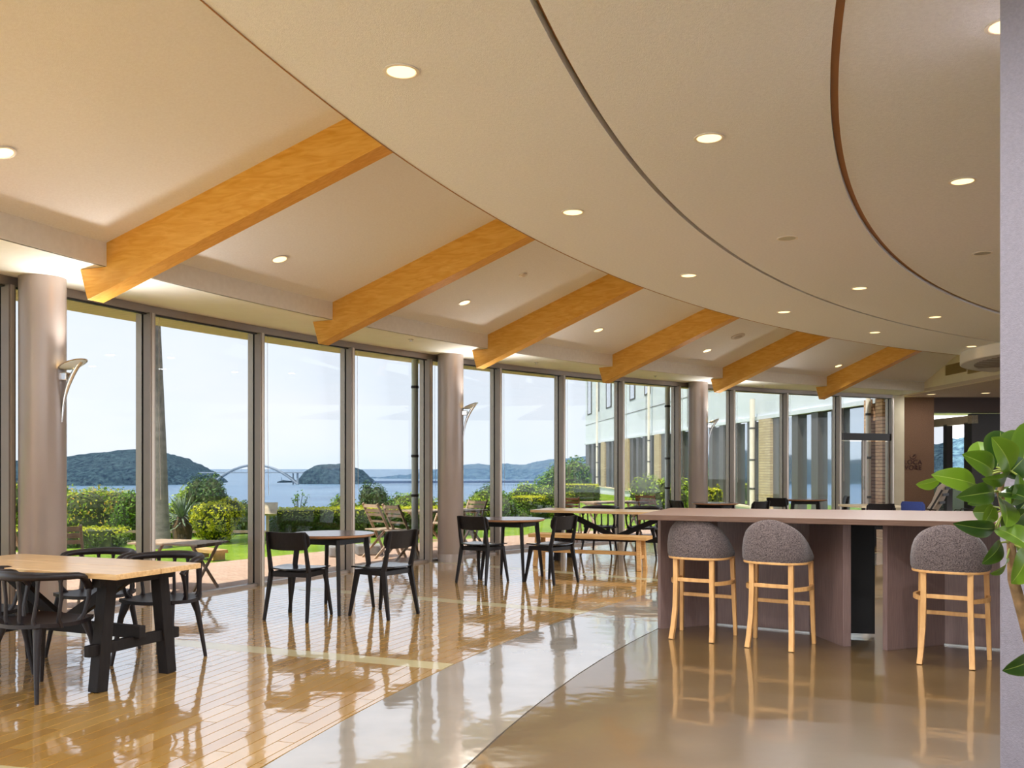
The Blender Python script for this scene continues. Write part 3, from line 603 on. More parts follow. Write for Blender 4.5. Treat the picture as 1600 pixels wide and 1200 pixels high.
def make_dining_chair():
    t = empty('dining_chair')
    for s in (-1, 1):
        MB().bar((s * 0.215, -0.245, 0.0), (s * 0.190, -0.165, 0.43), 0.022, 0.030, (0, 1, 0), 0.026, 0.058).build('rear_leg', 'black_wood', t, bevel=0.004)
        MB().bar((s * 0.190, -0.165, 0.42), (s * 0.185, -0.250, 0.80), 0.026, 0.052, (0, 1, 0), 0.020, 0.024).build('back_post', 'black_wood', t, bevel=0.004)
        MB().bar((s * 0.215, 0.225, 0.0), (s * 0.180, 0.155, 0.43), 0.022, 0.026, (0, 1, 0), 0.028, 0.056).build('front_leg', 'black_wood', t, bevel=0.004)
        MB().bar((s * 0.185, -0.17, 0.412), (s * 0.178, 0.17, 0.412), 0.022, 0.045).build('side_rail', 'black_wood', t, bevel=0.003)
    MB().bar((-0.18, 0.155, 0.412), (0.18, 0.155, 0.412), 0.022, 0.045).build('front_rail', 'black_wood', t, bevel=0.003)
    MB().bar((-0.18, -0.165, 0.412), (0.18, -0.165, 0.412), 0.022, 0.045).build('rear_rail', 'black_wood', t, bevel=0.003)
    m = MB(); n = 12; vs = []; fs = []
    for side in (0, 1):
        for i in range(n + 1):
            for j in range(n + 1):
                u, v = -1 + 2 * i / n, -1 + 2 * j / n
                x = u * math.sqrt(1 - 0.26 * v * v) * (0.232 + 0.018 * v); y = v * math.sqrt(1 - 0.22 * u * u) * 0.228 + 0.005
                z = 0.458 + 0.010 * (u * u + v * v) - 0.012 * max(0, v) ** 3 - (0.013 if side else 0); vs.append((x, y, z))
    q = (n + 1) ** 2
    for i in range(n):
        for j in range(n):
            a = i * (n + 1) + j; b = a + n + 1; fs.append((a, b, b + 1, a + 1)); fs.append((q + a, q + a + 1, q + b + 1, q + b))
    rim = [i * (n + 1) for i in range(n + 1)] + [n * (n + 1) + j for j in range(1, n + 1)] + [i * (n + 1) + n for i in range(n - 1, -1, -1)] + [j for j in range(n - 1, 0, -1)]
    for k in range(len(rim)): a, b = rim[k], rim[(k + 1) % len(rim)]; fs.append((a, q + a, q + b, b))
    m.add(vs, fs).build('seat', 'black_seat', t, True)
    vs, fs = rounded_panel(0.43, 0.165, 0.016, 0.045, 0.035)
    ang = math.atan2(0.085, 0.38); c, s = math.cos(ang), math.sin(ang); vs = [(x, -0.205 + y * c - z * s, 0.722 + z * c + y * s) for x, y, z in vs]
    MB().add(vs, fs).build('backrest', 'black_wood', t, True)
    return t
chair0 = make_dining_chair(); chair_used = False
def dining_chair(loc, d, label, group):
    global chair_used
    o = chair0 if not chair_used else copy_tree(chair0); chair_used = True
    o.location = (loc[0], loc[1], 0); o.rotation_euler = (0, 0, face_rz(d)); tag(o, label, 'chair', group); return o

def make_round_table():
    t = empty('round_table')
    MB().lathe([(0.0, 0.742), (0.404, 0.742), (0.407, 0.738)], 72).build('table_top', 'round_top', t, True)
    MB().lathe([(0.407, 0.738), (0.405, 0.724), (0.392, 0.716)], 72).build('table_edge', 'round_edge', t, True)
    MB().lathe([(0.392, 0.716), (0.335, 0.702), (0.0, 0.700)], 72).build('underside', 'black_base', t, True)
    for k in range(4):
        a = R_(90 * k); d = Vector((math.cos(a), math.sin(a), 0)); s = Vector((-d.y, d.x, 0))
        MB().bar(d * 0.405, d * 0.325 + Vector((0, 0, 0.70)), 0.030, 0.028, d, 0.036, 0.055).build('leg', 'black_wood', t, bevel=0.005)
        e = Vector((math.cos(a + math.pi / 2), math.sin(a + math.pi / 2), 0))
        MB().bar(d * 0.315 + Vector((0, 0, 0.672)), e * 0.315 + Vector((0, 0, 0.672)), 0.02, 0.05).build('apron', 'black_wood', t)
    return t
rt0 = make_round_table(); rt_used = False
def round_table(loc, rz, label):
    global rt_used
    o = rt0 if not rt_used else copy_tree(rt0); rt_used = True
    o.location = (loc[0], loc[1], 0); o.rotation_euler = (0, 0, R_(rz)); tag(o, label, 'table', 'round tables with black legs')

G1 = 'black wooden chairs at the round tables'
round_table((-1.744, 9.0), 20, 'round walnut table nearest the camera, between two black chairs')
dining_chair((-1.962, 8.55), (0.28, 0.96), 'black chair left of the nearest round table, its back to the camera', G1)
dining_chair((-1.205, 8.69), (-0.84, 0.54), 'black chair right of the nearest round table, turned to the left', G1)
round_table((0.0, 11.5), 20, 'round table in front of the wooden bench, right of the middle column')
dining_chair((-0.35, 11.13), (0.55, 0.83), 'black chair just right of the middle column, at the second round table', G1)
dining_chair((0.467, 11.13), (-0.71, 0.70), 'black chair directly in front of the wooden bench', G1)
G2 = 'black chairs beyond the counter'
round_table((3.58, 16.35), 10, 'round table beyond the left end of the counter')
dining_chair((3.02, 15.95), (0.9, 0.3), 'black chair back seen over the counter just right of the far column', G2)
dining_chair((4.02, 15.65), (-0.6, 0.8), 'black chair back seen over the counter right of the far round table', G2)
round_table((5.72, 18.1), 30, 'far round table before the brick pier')
dining_chair((5.05, 17.3), (0.7, 0.7), 'black chair back left of the far round table, before the brick pier', G2)
dining_chair((6.32, 18.2), (-0.95, 0.2), 'black chair back right of the far round table, before the glass door', G2)
dining_chair((5.80, 14.75), (0.1, 0.99), 'wide black chair back near the sign wall, at a pale table', G2)

# trestle tables
def trestle_table(loc, d, length, width, span, label, group=None):
    """d = direction of the long axis; local x = long axis"""
    t = empty('trestle_table', (loc[0], loc[1], 0), math.atan2(d[1], d[0]), label, 'table', group)
    for s in (-1, 1):
        MB().box(-length / 2, length / 2, min(s * 0.002, s * width / 2), max(s * 0.002, s * width / 2), 0.707, 0.742).build('top_board', 'oak_top', t, bevel=0.003)
    for e in (-1, 1):
        x = e * span / 2
        for s in (-1, 1):
            MB().bar((x, s * 0.295, 0.0), (x, s * 0.215, 0.705), 0.08, 0.085, (0, 1, 0)).build('leg', 'black_base', t, bevel=0.005)
        MB().bar((x, -0.38, 0.262), (x, 0.38, 0.262), 0.045, 0.07).build('crossbar', 'black_base', t, bevel=0.004)
        MB().bar((x, -0.31, 0.675), (x, 0.31, 0.675), 0.07, 0.06).build('top_rail', 'black_base', t, bevel=0.004)
        MB().bar((x * 0.96, 0, 0.69), (e * 0.03, 0, 0.36), 0.05, 0.075, (0, 0, 1)).build('brace', 'black_base', t, bevel=0.004)
    MB().bar((-span / 2 - 0.07, 0, 0.325), (span / 2 + 0.07, 0, 0.325), 0.055, 0.08).build('stretcher', 'black_base', t, bevel=0.004)
    return t
U = Vector((0.92, -0.39, 0)).normalized(); V = Vector((-U.y, U.x, 0))
trestle_table((-3.02, 6.25), U, 1.70, 0.73, 1.25, 'butcher block table on a black trestle base, at the left edge', 'butcher block trestle tables')
trestle_table((1.52, 13.57), U, 2.4, 0.75, 1.62, 'long trestle table behind the wooden bench', 'butcher block trestle tables')

def make_armchair():
    t = empty('spindle_armchair')
    n = 12; vs = []; fs = []
    for side in (0, 1):
        for i in range(n + 1):
            for j in range(n + 1):
                u, v = -1 + 2 * i / n, -1 + 2 * j / n
                x = u * math.sqrt(1 - 0.36 * v * v) * (0.252 + 0.012 * v); y = v * math.sqrt(1 - 0.30 * u * u) * 0.235
                vs.append((x, y, 0.442 + 0.012 * (u * u + v * v) - (0.024 if side else 0)))
    q = (n + 1) ** 2
    for i in range(n):
        for j in range(n):
            a = i * (n + 1) + j; b = a + n + 1; fs.append((a, b, b + 1, a + 1)); fs.append((q + a, q + a + 1, q + b + 1, q + b))
    rim = [i * (n + 1) for i in range(n + 1)] + [n * (n + 1) + j for j in range(1, n + 1)] + [i * (n + 1) + n for i in range(n - 1, -1, -1)] + [j for j in range(n - 1, 0, -1)]
    for k in range(len(rim)): a, b = rim[k], rim[(k + 1) % len(rim)]; fs.append((a, q + a, q + b, b))
    MB().add(vs, fs).build('seat', 'black_plastic', t, True)
    for s in (-1, 1):
        for e in (-1, 1):
            kx = 0.80 if e < 0 else 1.0; MB().tube([(s * 0.175 * kx, e * 0.165, 0.436), (s * 0.200 * kx, e * 0.19, 0.33), (s * 0.225 * kx, e * 0.212, 0.16), (s * 0.250 * kx, e * 0.228, 0.0)], [(0.036, 0.026), (0.021, 0.021), (0.0155, 0.0155), (0.0125, 0.0125)], 10).build('leg', 'black_plastic', t, True)
    pts = []; rad = []
    for k in range(33):
        f = k / 32; th = R_(-118 + 236 * f); x = 0.275 * math.sin(th); y = -0.245 * math.cos(th) + 0.015; ed = abs(2 * f - 1)
        z = 0.742 - 0.018 * ed ** 2 - 0.085 * max(0, ed - 0.78) ** 1.4 / 0.22 ** 1.4
        pts.append((x, y, z)); rad.append((0.026 + 0.006 * (1 - ed), 0.016 + 0.014 * (1 - ed) ** 0.8))
    MB().tube(pts, rad, 12, up=(0, 0, 1)).build('arm_rail', 'black_plastic', t, True)
    for x in (-0.245, -0.160, -0.055, 0.055, 0.160, 0.245):
        yb = -0.205 + (0.25 * x * x if abs(x) < 0.2 else 0.115); th = math.asin(x / 0.275); yt = -0.245 * math.cos(th) + 0.015
        MB().tube([(x * 0.92, yb + 0.01, 0.435), (x * 0.96, yb - 0.012, 0.48), (x, (yb + yt) / 2, 0.60), (x, yt, 0.70), (x, yt, 0.73)], [(0.026, 0.014), (0.013, 0.011), (0.012, 0.010), (0.013, 0.011), (0.024, 0.013)], 8, up=(0, 1, 0)).build('spindle', 'black_plastic', t, True)
    for s in (-1, 1):
        MB().tube([(s * 0.222, 0.06, 0.438), (s * 0.246, 0.085, 0.49), (s * 0.252, 0.112, 0.58), (s * 0.246, 0.126, 0.655)], [(0.013, 0.024), (0.011, 0.013), (0.011, 0.013), (0.014, 0.018)], 8, up=(1, 0, 0)).build('arm_post', 'black_plastic', t, True)
    return t
ac0 = make_armchair(); ac_used = False
def armchair(loc, d, label):
    global ac_used
    o = ac0 if not ac_used else copy_tree(ac0); ac_used = True
    o.location = (loc[0], loc[1], 0); o.rotation_euler = (0, 0, face_rz(d)); tag(o, label, 'chair', 'black spindle armchairs at the trestle tables')
armchair((-2.89, 5.71), (0.34, 0.94), 'black spindle armchair at the left table, nearest the camera with its back to it')
armchair((-3.52, 6.10), (0.40, 0.92), 'black spindle armchair cut by the left edge of the picture')
armchair((-2.50, 6.64), (-0.25, -0.97), 'black spindle armchair on the window side of the left table, nearer the table end')
armchair((-3.10, 6.92), (-0.35, -0.93), 'black spindle armchair on the window side, before the leftmost column')
armchair((1.38, 14.45), (-0.39, -0.92), 'black spindle armchair behind the long table, the left one')
armchair((2.02, 14.20), (-0.39, -0.92), 'black spindle armchair behind the long table, the right one by the counter')

# bench
bt = empty('bench', (1.06, 12.70, 0), math.atan2(U.y, U.x), 'light wooden bench in front of the long table', 'bench')
MB().box(-0.84, 0.84, -0.165, 0.165, 0.405, 0.452).build('bench_top', 'bench_wood', bt, bevel=0.004)
for e in (-1, 1):
    for s in (-1, 1): MB().bar((e * 0.74, s * 0.15, 0), (e * 0.72, s * 0.105, 0.405), 0.055, 0.06, (0, 1, 0)).build('leg', 'bench_wood', bt, bevel=0.004)
    MB().bar((e * 0.725, -0.13, 0.17), (e * 0.725, 0.13, 0.17), 0.035, 0.045).build('crossbar', 'bench_wood', bt, bevel=0.003)
MB().bar((-0.73, 0, 0.215), (0.73, 0, 0.215), 0.035, 0.05).build('stretcher', 'bench_wood', bt, bevel=0.003)

# counter
ct = empty('high_counter', (1.24, 7.92, 0), 0, 'long brown laminate high counter with angled base panels', 'counter')
O = Vector((1.24, 7.92, 0))
top = [(1.02, 7.53), (5.25, 5.74), (6.2, 7.55), (1.49, 8.72)]
o = MB().prism([(x - O.x, y - O.y) for x, y in top], 0.957, 1.0).build('counter_top', 'counter', ct, bevel=0.003)
rzc = math.atan2(U.y, U.x); o.data.transform(Matrix.Rotation(-rzc, 4, 'Z')); o.rotation_euler = (0, 0, rzc)
def panel(p, q, th, z0, z1, name, mat, parent, bevel=0.002):
    p, q = Vector((p[0], p[1], 0)) - O, Vector((q[0], q[1], 0)) - O; d = (q - p).normalized(); s = Vector((-d.y, d.x, 0))
    rz = math.atan2(d.y, d.x); c = (p + q) / 2
    o = MB().box(-(q - p).length / 2, (q - p).length / 2, -th / 2, th / 2, z0, z1).build(name, mat, parent, bevel=bevel); o.location = c; o.rotation_euler = (0, 0, rz); return o
M1 = [(1.26, 7.95), (1.80, 8.17), (2.51, 7.74), (2.585, 7.16)]
for k in range(2):
    sh = Vector((1.565, -0.92)) * k; P = [(x + sh.x, y + sh.y) for x, y in M1]
    panel(P[0], P[1], 0.045, 0.0, 0.957, 'wing_panel', 'counter_v', ct); panel(P[1], P[2], 0.03, 0.012, 0.957, 'back_panel', 'counter_v', ct); panel(P[2], P[3], 0.065, 0.0, 0.957, 'wing_panel', 'counter_v', ct)
    panel((P[1][0], P[1][1] - 0.012), (P[2][0] - 0.01, P[2][1] - 0.012), 0.02, 0.0, 0.012, 'steel_plinth', 'steel_line', ct, 0)
    # far side mirror of the niche
    vv = Vector((0.39, 0.92)) * 0.42; Q = [(P[1][0] + vv.x, P[1][1] + vv.y), (P[2][0] + vv.x, P[2][1] + vv.y)]
    panel(P[1], Q[0], 0.03, 0.0, 0.957, 'side_panel', 'counter_v', ct); panel(P[2], Q[1], 0.03, 0.0, 0.957, 'side_panel', 'counter_v', ct); panel(Q[0], Q[1], 0.03, 0.0, 0.957, 'back_panel', 'counter_v', ct)
panel((2.72, 7.60), (2.95, 7.55), 0.03, 0.03, 0.957, 'gap_panel', 'black_panel', ct)

# bar stools
def make_stool():
    t = empty('bar_stool')
    def shell_r(th, k=1.0):
        c, s = math.cos(th), math.sin(th); ex = 2.6
        r = (abs(s / 0.262) ** ex + abs(c / 0.250) ** ex) ** (-1 / ex); return r * k
    N = 60; m = MB(); vs = []; fs = []; rows = []
    span = R_(140)
    for i in range(N + 1):
        th = -span + 2 * span * i / N; a = abs(th)
        f = max(0.0, 0.5 + 0.5 * math.cos(min(math.pi, a / R_(118) * math.pi))) ** 0.72
        zt = 0.725 + 0.262 * f
        prof = []
        H = zt - 0.662
        for s_, lean in ((0.0, 0.955), (0.12, 0.99), (0.45, 1.0), (0.8, 0.965), (0.95, 0.925), (1.0, 0.885)): prof.append((shell_r(th, lean), 0.662 + H * s_))
        prof.append((shell_r(th, 0.82), 0.662 + H * 0.985)); prof.append((shell_r(th, 0.80), 0.662 + H * 0.7)); prof.append((shell_r(th, 0.80), 0.68))
        for r, z in prof: vs.append((r * math.sin(th), -r * math.cos(th), z))
    k = 9
    for i in range(N):
        for j in range(k - 1): fs.append((i * k + j, (i + 1) * k + j, (i + 1) * k + j + 1, i * k + j + 1))
    fs.append(tuple(range(k))[::-1]); fs.append(tuple(N * k + j for j in range(k)))
    m.add(vs, fs).build('back_shell', 'wool', t, True, ang=60)
    m = MB(); prof = [(0.0, 0.665), (0.9, 0.668), (0.97, 0.69), (0.97, 0.73), (0.90, 0.752), (0.0, 0.76)]; vs = []; fs = []; n = 40
    for kk, z in prof:
        for i in range(n): th = 2 * math.pi * i / n; r = shell_r(th, kk * 0.93); vs.append((r * math.sin(th), -r * math.cos(th), z))
    for j in range(len(prof) - 1):
        for i in range(n): fs.append((j * n + i, j * n + (i + 1) % n, (j + 1) * n + (i + 1) % n, (j + 1) * n + i))
    m.add(vs, fs).build('seat_cushion', 'wool', t, True, ang=60)
    m = MB(); vs = []; fs = []
    for kk, z in ((0.0, 0.664), (0.955, 0.664), (0.965, 0.655), (0.955, 0.645), (0.0, 0.645)):
        for i in range(n): th = 2 * math.pi * i / n; r = shell_r(th, kk); vs.append((r * math.sin(th), -r * math.cos(th), z))
    for j in range(4):
        for i in range(n): fs.append((j * n + i, j * n + (i + 1) % n, (j + 1) * n + (i + 1) % n, (j + 1) * n + i))
    m.add(vs, fs).build('seat_rim', 'beech', t, True)
    for s in (-1, 1):
        m = MB(); pts = [(s * 0.150, -0.178, 0.65), (s * 0.150, -0.176, 0.45), (s * 0.154, -0.182, 0.25), (s * 0.162, -0.206, 0.10), (s * 0.168, -0.235, 0.0)]
        for a, b in zip(pts[:-1], pts[1:]): m.bar(a, b, 0.036, 0.038, (0, 1, 0))
        m.build('rear_leg', 'beech', t)
        MB().bar((s * 0.215, 0.150, 0.65), (s * 0.232, 0.185, 0.0), 0.036, 0.038, (0, 1, 0), 0.030, 0.030).build('front_leg', 'beech', t, bevel=0.004)
        pts = [(s * (0.150 + 0.066 * f + 0.055 * math.sin(math.pi * f) ** 0.8), -0.178 + 0.345 * f, 0.455) for f in np.linspace(0, 1, 9)]
        m = MB()
        for a, b in zip(pts[:-1], pts[1:]): m.bar(a, b, 0.020, 0.030)
        m.build('side_rail', 'beech', t)
    MB().bar((-0.15, -0.178, 0.478), (0.15, -0.178, 0.478), 0.020, 0.030).build('rear_rail', 'beech', t, bevel=0.003)
    MB().bar((-0.225, 0.168, 0.315), (0.225, 0.168, 0.315), 0.022, 0.030).build('front_rail', 'beech', t, bevel=0.003)
    return t
st0 = make_stool()
for k, (loc, d, lb) in enumerate([((1.548, 7.60), (0.50, 0.86), 'grey tweed bar stool at the left end of the counter'), ((2.075, 7.245), (0.52, 0.85), 'grey tweed bar stool second from the left at the counter'), ((3.135, 6.635), (0.54, 0.84), 'grey tweed bar stool half hidden by the potted plant')]):
    o = st0 if k == 0 else copy_tree(st0); o.location = (loc[0], loc[1], 0); o.rotation_euler = (0, 0, face_rz(d)); tag(o, lb, 'bar stool', 'grey tweed bar stools at the counter')

# pale square table and lounge seats at the far end
pt = empty('square_table', (6.0, 15.6, 0), 0.2, 'pale square table near the sign wall, beyond the counter', 'table')
M['pale_wood'] = wood('pale_ash', S(206, 186, 150), S(220, 202, 168), 0.4, (2, 12, 12))
MB().box(-0.36, 0.36, -0.36, 0.36, 0.70, 0.735).build('table_top', 'pale_wood', pt, bevel=0.003)
for i in (-1, 1):
    for j in (-1, 1): MB().bar((i * 0.31, j * 0.31, 0), (i * 0.28, j * 0.28, 0.70), 0.04, 0.04, (0, 1, 0)).build('leg', 'black_base', pt)
M['blue'] = pm('blue_cloth', S(52, 66, 128), 0.9, c2=S(60, 76, 140), scale=80)
M['cream_cloth'] = pm('cream_cloth', S(206, 190, 172), 0.9, c2=S(196, 180, 162), scale=60)
bc = empty('tub_chair', (7.02, 16.0, 0), face_rz((0.8, 0.6)), 'blue upholstered chair back before the sign wall', 'chair')
vs, fs = rounded_panel(0.40, 0.36, 0.07, 0.05, 0.05); MB().add([(x, -0.2 + y - 0.12 * (z + 0.18), 0.60 + z) for x, y, z in vs], fs).build('backrest', 'blue', bc, True)
MB().box(-0.22, 0.22, -0.2, 0.22, 0.36, 0.45).build('seat', 'blue', bc, bevel=0.03)
for i in (-1, 1):
    for j in (-1, 1): MB().bar((i * 0.19, j * 0.18, 0), (i * 0.17, j * 0.16, 0.37), 0.03, 0.03, (0, 1, 0)).build('leg', 'black_base', bc)
def make_easy():
    t = empty('easy_chair')
    prof = [(0.34, 0.40), (0.10, 0.34), (-0.14, 0.36), (-0.30, 0.62), (-0.42, 0.92), (-0.47, 1.02), (-0.40, 1.06), (-0.31, 0.98), (-0.20, 0.68), (-0.06, 0.47), (0.10, 0.45), (0.34, 0.50)]
    n = len(prof); MB().add([(s * 0.28, y, z) for s in (-1, 1) for y, z in prof], [tuple(range(n)), tuple(range(n, 2 * n))[::-1]] + [(i, n + i, n + (i + 1) % n, (i + 1) % n) for i in range(n)]).build('cushion', 'cream_cloth', t, bevel=0.03)
    for z, y in ((0.66, -0.335), (0.82, -0.40), (0.95, -0.45)): MB().box(-0.26, 0.26, y - 0.015, y + 0.0, z - 0.025, z + 0.025).build('back_slat', 'dark_frame', t)
    for s in (-1, 1):
        MB().tube([(s * 0.31, 0.36, 0.03), (s * 0.31, 0.30, 0.40), (s * 0.31, 0.22, 0.54), (s * 0.31, -0.05, 0.55), (s * 0.31, -0.30, 0.52)], [(0.03, 0.012)] * 5, 8, up=(0, 1, 0)).build('arm', 'dark_frame', t, True)
        MB().tube([(s * 0.29, 0.36, 0.02), (s * 0.29, -0.45, 0.02)], [(0.03, 0.015)] * 2, 8).build('runner', 'dark_frame', t, True)
        MB().tube([(s * 0.29, -0.45, 0.02), (s * 0.29, -0.10, 0.36), (s * 0.27, -0.40, 0.92)], [(0.02, 0.02)] * 3, 8).build('back_stile', 'dark_frame', t, True)
    return t
ez0 = make_easy()
for k, (loc, d, lb) in enumerate([((8.25, 18.6), (-0.75, 0.55), 'cream high-backed easy chair right of the blue chair'), ((8.95, 18.1), (-0.75, 0.55), 'cream high-backed easy chair half hidden behind the plant leaves')]):
    o = ez0 if k == 0 else copy_tree(ez0); o.location = (loc[0], loc[1], 0); o.rotation_euler = (0, 0, face_rz(d)); tag(o, lb, 'easy chair', 'cream easy chairs in the lounge')

# ------------------------------------------------------------------ rubber plant at the right edge
def leaf_mat():
    m, n, b = base_mat('rubber_leaf'); b.inputs['Roughness'].default_value = 0.30; b.inputs['Specular IOR Level'].default_value = 0.5
    a = n.nodes.new('ShaderNodeAttribute'); a.attribute_name = 'rib'; oi = n.nodes.new('ShaderNodeObjectInfo')
    r = n.nodes.new('ShaderNodeValToRGB'); r.color_ramp.elements[0].color = S(30, 58, 14); r.color_ramp.elements[1].color = S(98, 128, 30)
    mxn = n.nodes.new('ShaderNodeMix'); mxn.data_type = 'RGBA'; mxn.inputs[7].default_value = S(170, 186, 88)
    n.links.new(oi.outputs['Random'], r.inputs[0]); n.links.new(r.outputs[0], mxn.inputs[6]); n.links.new(a.outputs['Fac'], mxn.inputs[0]); n.links.new(mxn.outputs[2], b.inputs['Base Color'])
    tr = n.nodes.new('ShaderNodeBsdfTranslucent'); ms = n.nodes.new('ShaderNodeMixShader'); ms.inputs[0].default_value = 0.25
    n.links.new(mxn.outputs[2], tr.inputs[0]); n.links.new(b.outputs[0], ms.inputs[1]); n.links.new(tr.outputs[0], ms.inputs[2]); n.links.new(ms.outputs[0], n.nodes['Material Output'].inputs[0])
    return m
M['leaf'] = leaf_mat(); M['stem'] = pm('plant_bark', S(140, 108, 70), 0.85, c2=S(96, 74, 46), scale=30, bump=0.5); M['petiole'] = pm('petiole', S(130, 140, 60), 0.5)
M['pot'] = pm('grey_pot', S(120, 116, 112), 0.7, c2=S(110, 106, 102), scale=10); M['soil'] = pm('potting_soil', S(50, 38, 28), 1.0, c2=S(36, 27, 20), scale=40)
PY = 2.85
pr = empty('rubber_plant', (1.72, PY, 0), 0, 'potted rubber plant with big glossy leaves at the right edge', 'plant'); PO = Vector((1.72, PY, 0))
MB().lathe([(0.0, 0.0), (0.14, 0.0), (0.18, 0.34), (0.19, 0.36), (0.165, 0.36), (0.16, 0.30)], 32).build('pot', 'pot', pr, True)
MB().lathe([(0.162, 0.32), (0.0, 0.33)], 32).build('soil', 'soil', pr, True)
def L3(px, py, dy): return atp(px, py, PY + dy) - PO
stem = [Vector((0.0, 0, 0.32)), Vector((-0.03, 0, 0.62)), L3(1612, 1010, 0), L3(1600, 965, 0), L3(1583, 905, 0), L3(1580, 850, 0.02), L3(1570, 800, 0.0), L3(1562, 770, -0.02), L3(1570, 735, 0.0)]
MB().tube(stem, [0.022, 0.021, 0.019, 0.018, 0.016, 0.013, 0.011, 0.009, 0.006], 10).build('stem', 'stem', pr, True)
MB().tube([L3(1580, 850, 0.02), L3(1598, 825, 0.03), L3(1612, 780, 0.03)], [0.011, 0.009, 0.006], 8).build('branch', 'stem', pr, True)
def leaf(b, t, wpx, tilt=0.5, droop=0.15, anchor=None):
    """b, t = (px, py, depth offset) of leaf base and tip; wpx = full width in px; tilt leans the blade away from the viewer"""
    B, T = L3(*b), L3(*t); ax = T - B; Ln = ax.length; d = ax.normalized(); view = Vector((0, -1, 0.25)).normalized()
    s = d.cross(view); s.normalize(); nrm = s.cross(d).normalized()
    s = (s * math.cos(tilt) + nrm * math.sin(tilt)).normalized(); nrm = s.cross(d).normalized(); W = wpx / F * (PY) / max(0.35, math.cos(tilt)) / 2
    nl = 12; GS = [-1, -0.72, -0.4, -0.05, 0, 0.05, 0.4, 0.72, 1]; nw = len(GS) - 1; W *= 1.12; vs = []; rib = []; fs = []
    for i in range(nl + 1):
        f = i / nl; wd = W * (math.sin(math.pi * min(1, f * 0.97 + 0.015)) ** 0.72) * (1.04 - 0.12 * f) if 0 < i < nl else W * 0.02
        for j in range(nw + 1):
            g = GS[j]; p = B + d * Ln * f + s * wd * g + nrm * (droop * Ln * (math.sin(math.pi * f) * 0.6) + abs(g) * wd * 0.28 + 0.012 * wd * math.sin(9 * f + 2 * g)); vs.append(p); rib.append(1.0 if j == nw // 2 else (0.12 if abs(g) > 0.98 else 0.0))
    for i in range(nl):
        for j in range(nw): a = i * (nw + 1) + j; fs.append((a, a + 1, a + nw + 2, a + nw + 1))
    o = MB().add(vs, fs).build('leaf', 'leaf', pr, True, ang=80)
    at = o.data.attributes.new('rib', 'FLOAT', 'POINT'); at.data.foreach_set('value', [r * 0.55 for r in rib])
    best = min((stem + [L3(1598, 825, 0.03), L3(1612, 780, 0.03)])[4:], key=lambda q: (q - B).length)
    MB().tube([best, (best + B) / 2 + Vector((0, 0, 0.004)), B + d * 0.004], [0.0035, 0.003, 0.003], 6).build('leaf_stalk', 'petiole', pr, True)
for a in [((1524, 757, -0.05), (1455, 742, -0.13), 32, 0.15), ((1470, 748, 0.04), (1431, 757, 0.06), 14, 0.9), ((1551, 737, 0.0), (1503, 710, -0.12), 34, 0.2), ((1557, 732, 0.06), (1563, 673, 0.12), 50, 0.15), ((1578, 735, -0.06), (1549, 683, -0.16), 38, 0.2),
          ((1596, 738, 0.0), (1603, 660, 0.05), 40, 0.2), ((1576, 738, -0.03), (1534, 748, -0.16), 15, 0.9), ((1553, 768, -0.05), (1494, 777, -0.18), 30, 0.2), ((1562, 770, -0.06), (1612, 782, -0.16), 34, 0.2), ((1563, 778, -0.04), (1572, 824, -0.14), 36, 0.3),
          ((1554, 826, -0.06), (1489, 818, -0.17), 22, 0.5), ((1552, 790, 0.05), (1536, 818, 0.04), 24, 0.3), ((1568, 829, -0.02), (1608, 795, -0.10), 30, 0.3), ((1556, 826, -0.10), (1612, 858, -0.20), 38, 0.2), ((1564, 847, 0.0), (1534, 881, -0.08), 24, 0.3),
          ((1574, 872, 0.0), (1547, 896, -0.08), 10, 1.0), ((1604, 862, -0.03), (1580, 912, -0.12), 42, 0.2), ((1612, 1028, 0.0), (1566, 1048, -0.12), 30, 0.2), ((1572, 745, -0.02), (1600, 716, -0.05), 36, 0.3), ((1540, 765, 0.05), (1512, 788, 0.06), 24, 0.3), ((1585, 790, 0.03), (1575, 760, 0.08), 34, 0.2),
          ((1592, 742, -0.08), (1580, 790, -0.12), 30, 0.5), ((1536, 748, 0.08), (1548, 778, 0.12), 30, 0.3), ((1540, 742, 0.10), (1528, 690, 0.16), 40, 0.3), ((1590, 800, 0.06), (1622, 760, 0.10), 44, 0.2), ((1560, 800, 0.08), (1520, 800, 0.12), 30, 0.4), ((1590, 845, 0.05), (1620, 900, 0.0), 44, 0.3), ((1575, 720, 0.05), (1590, 672, 0.10), 36, 0.4)]:
    leaf(*a)

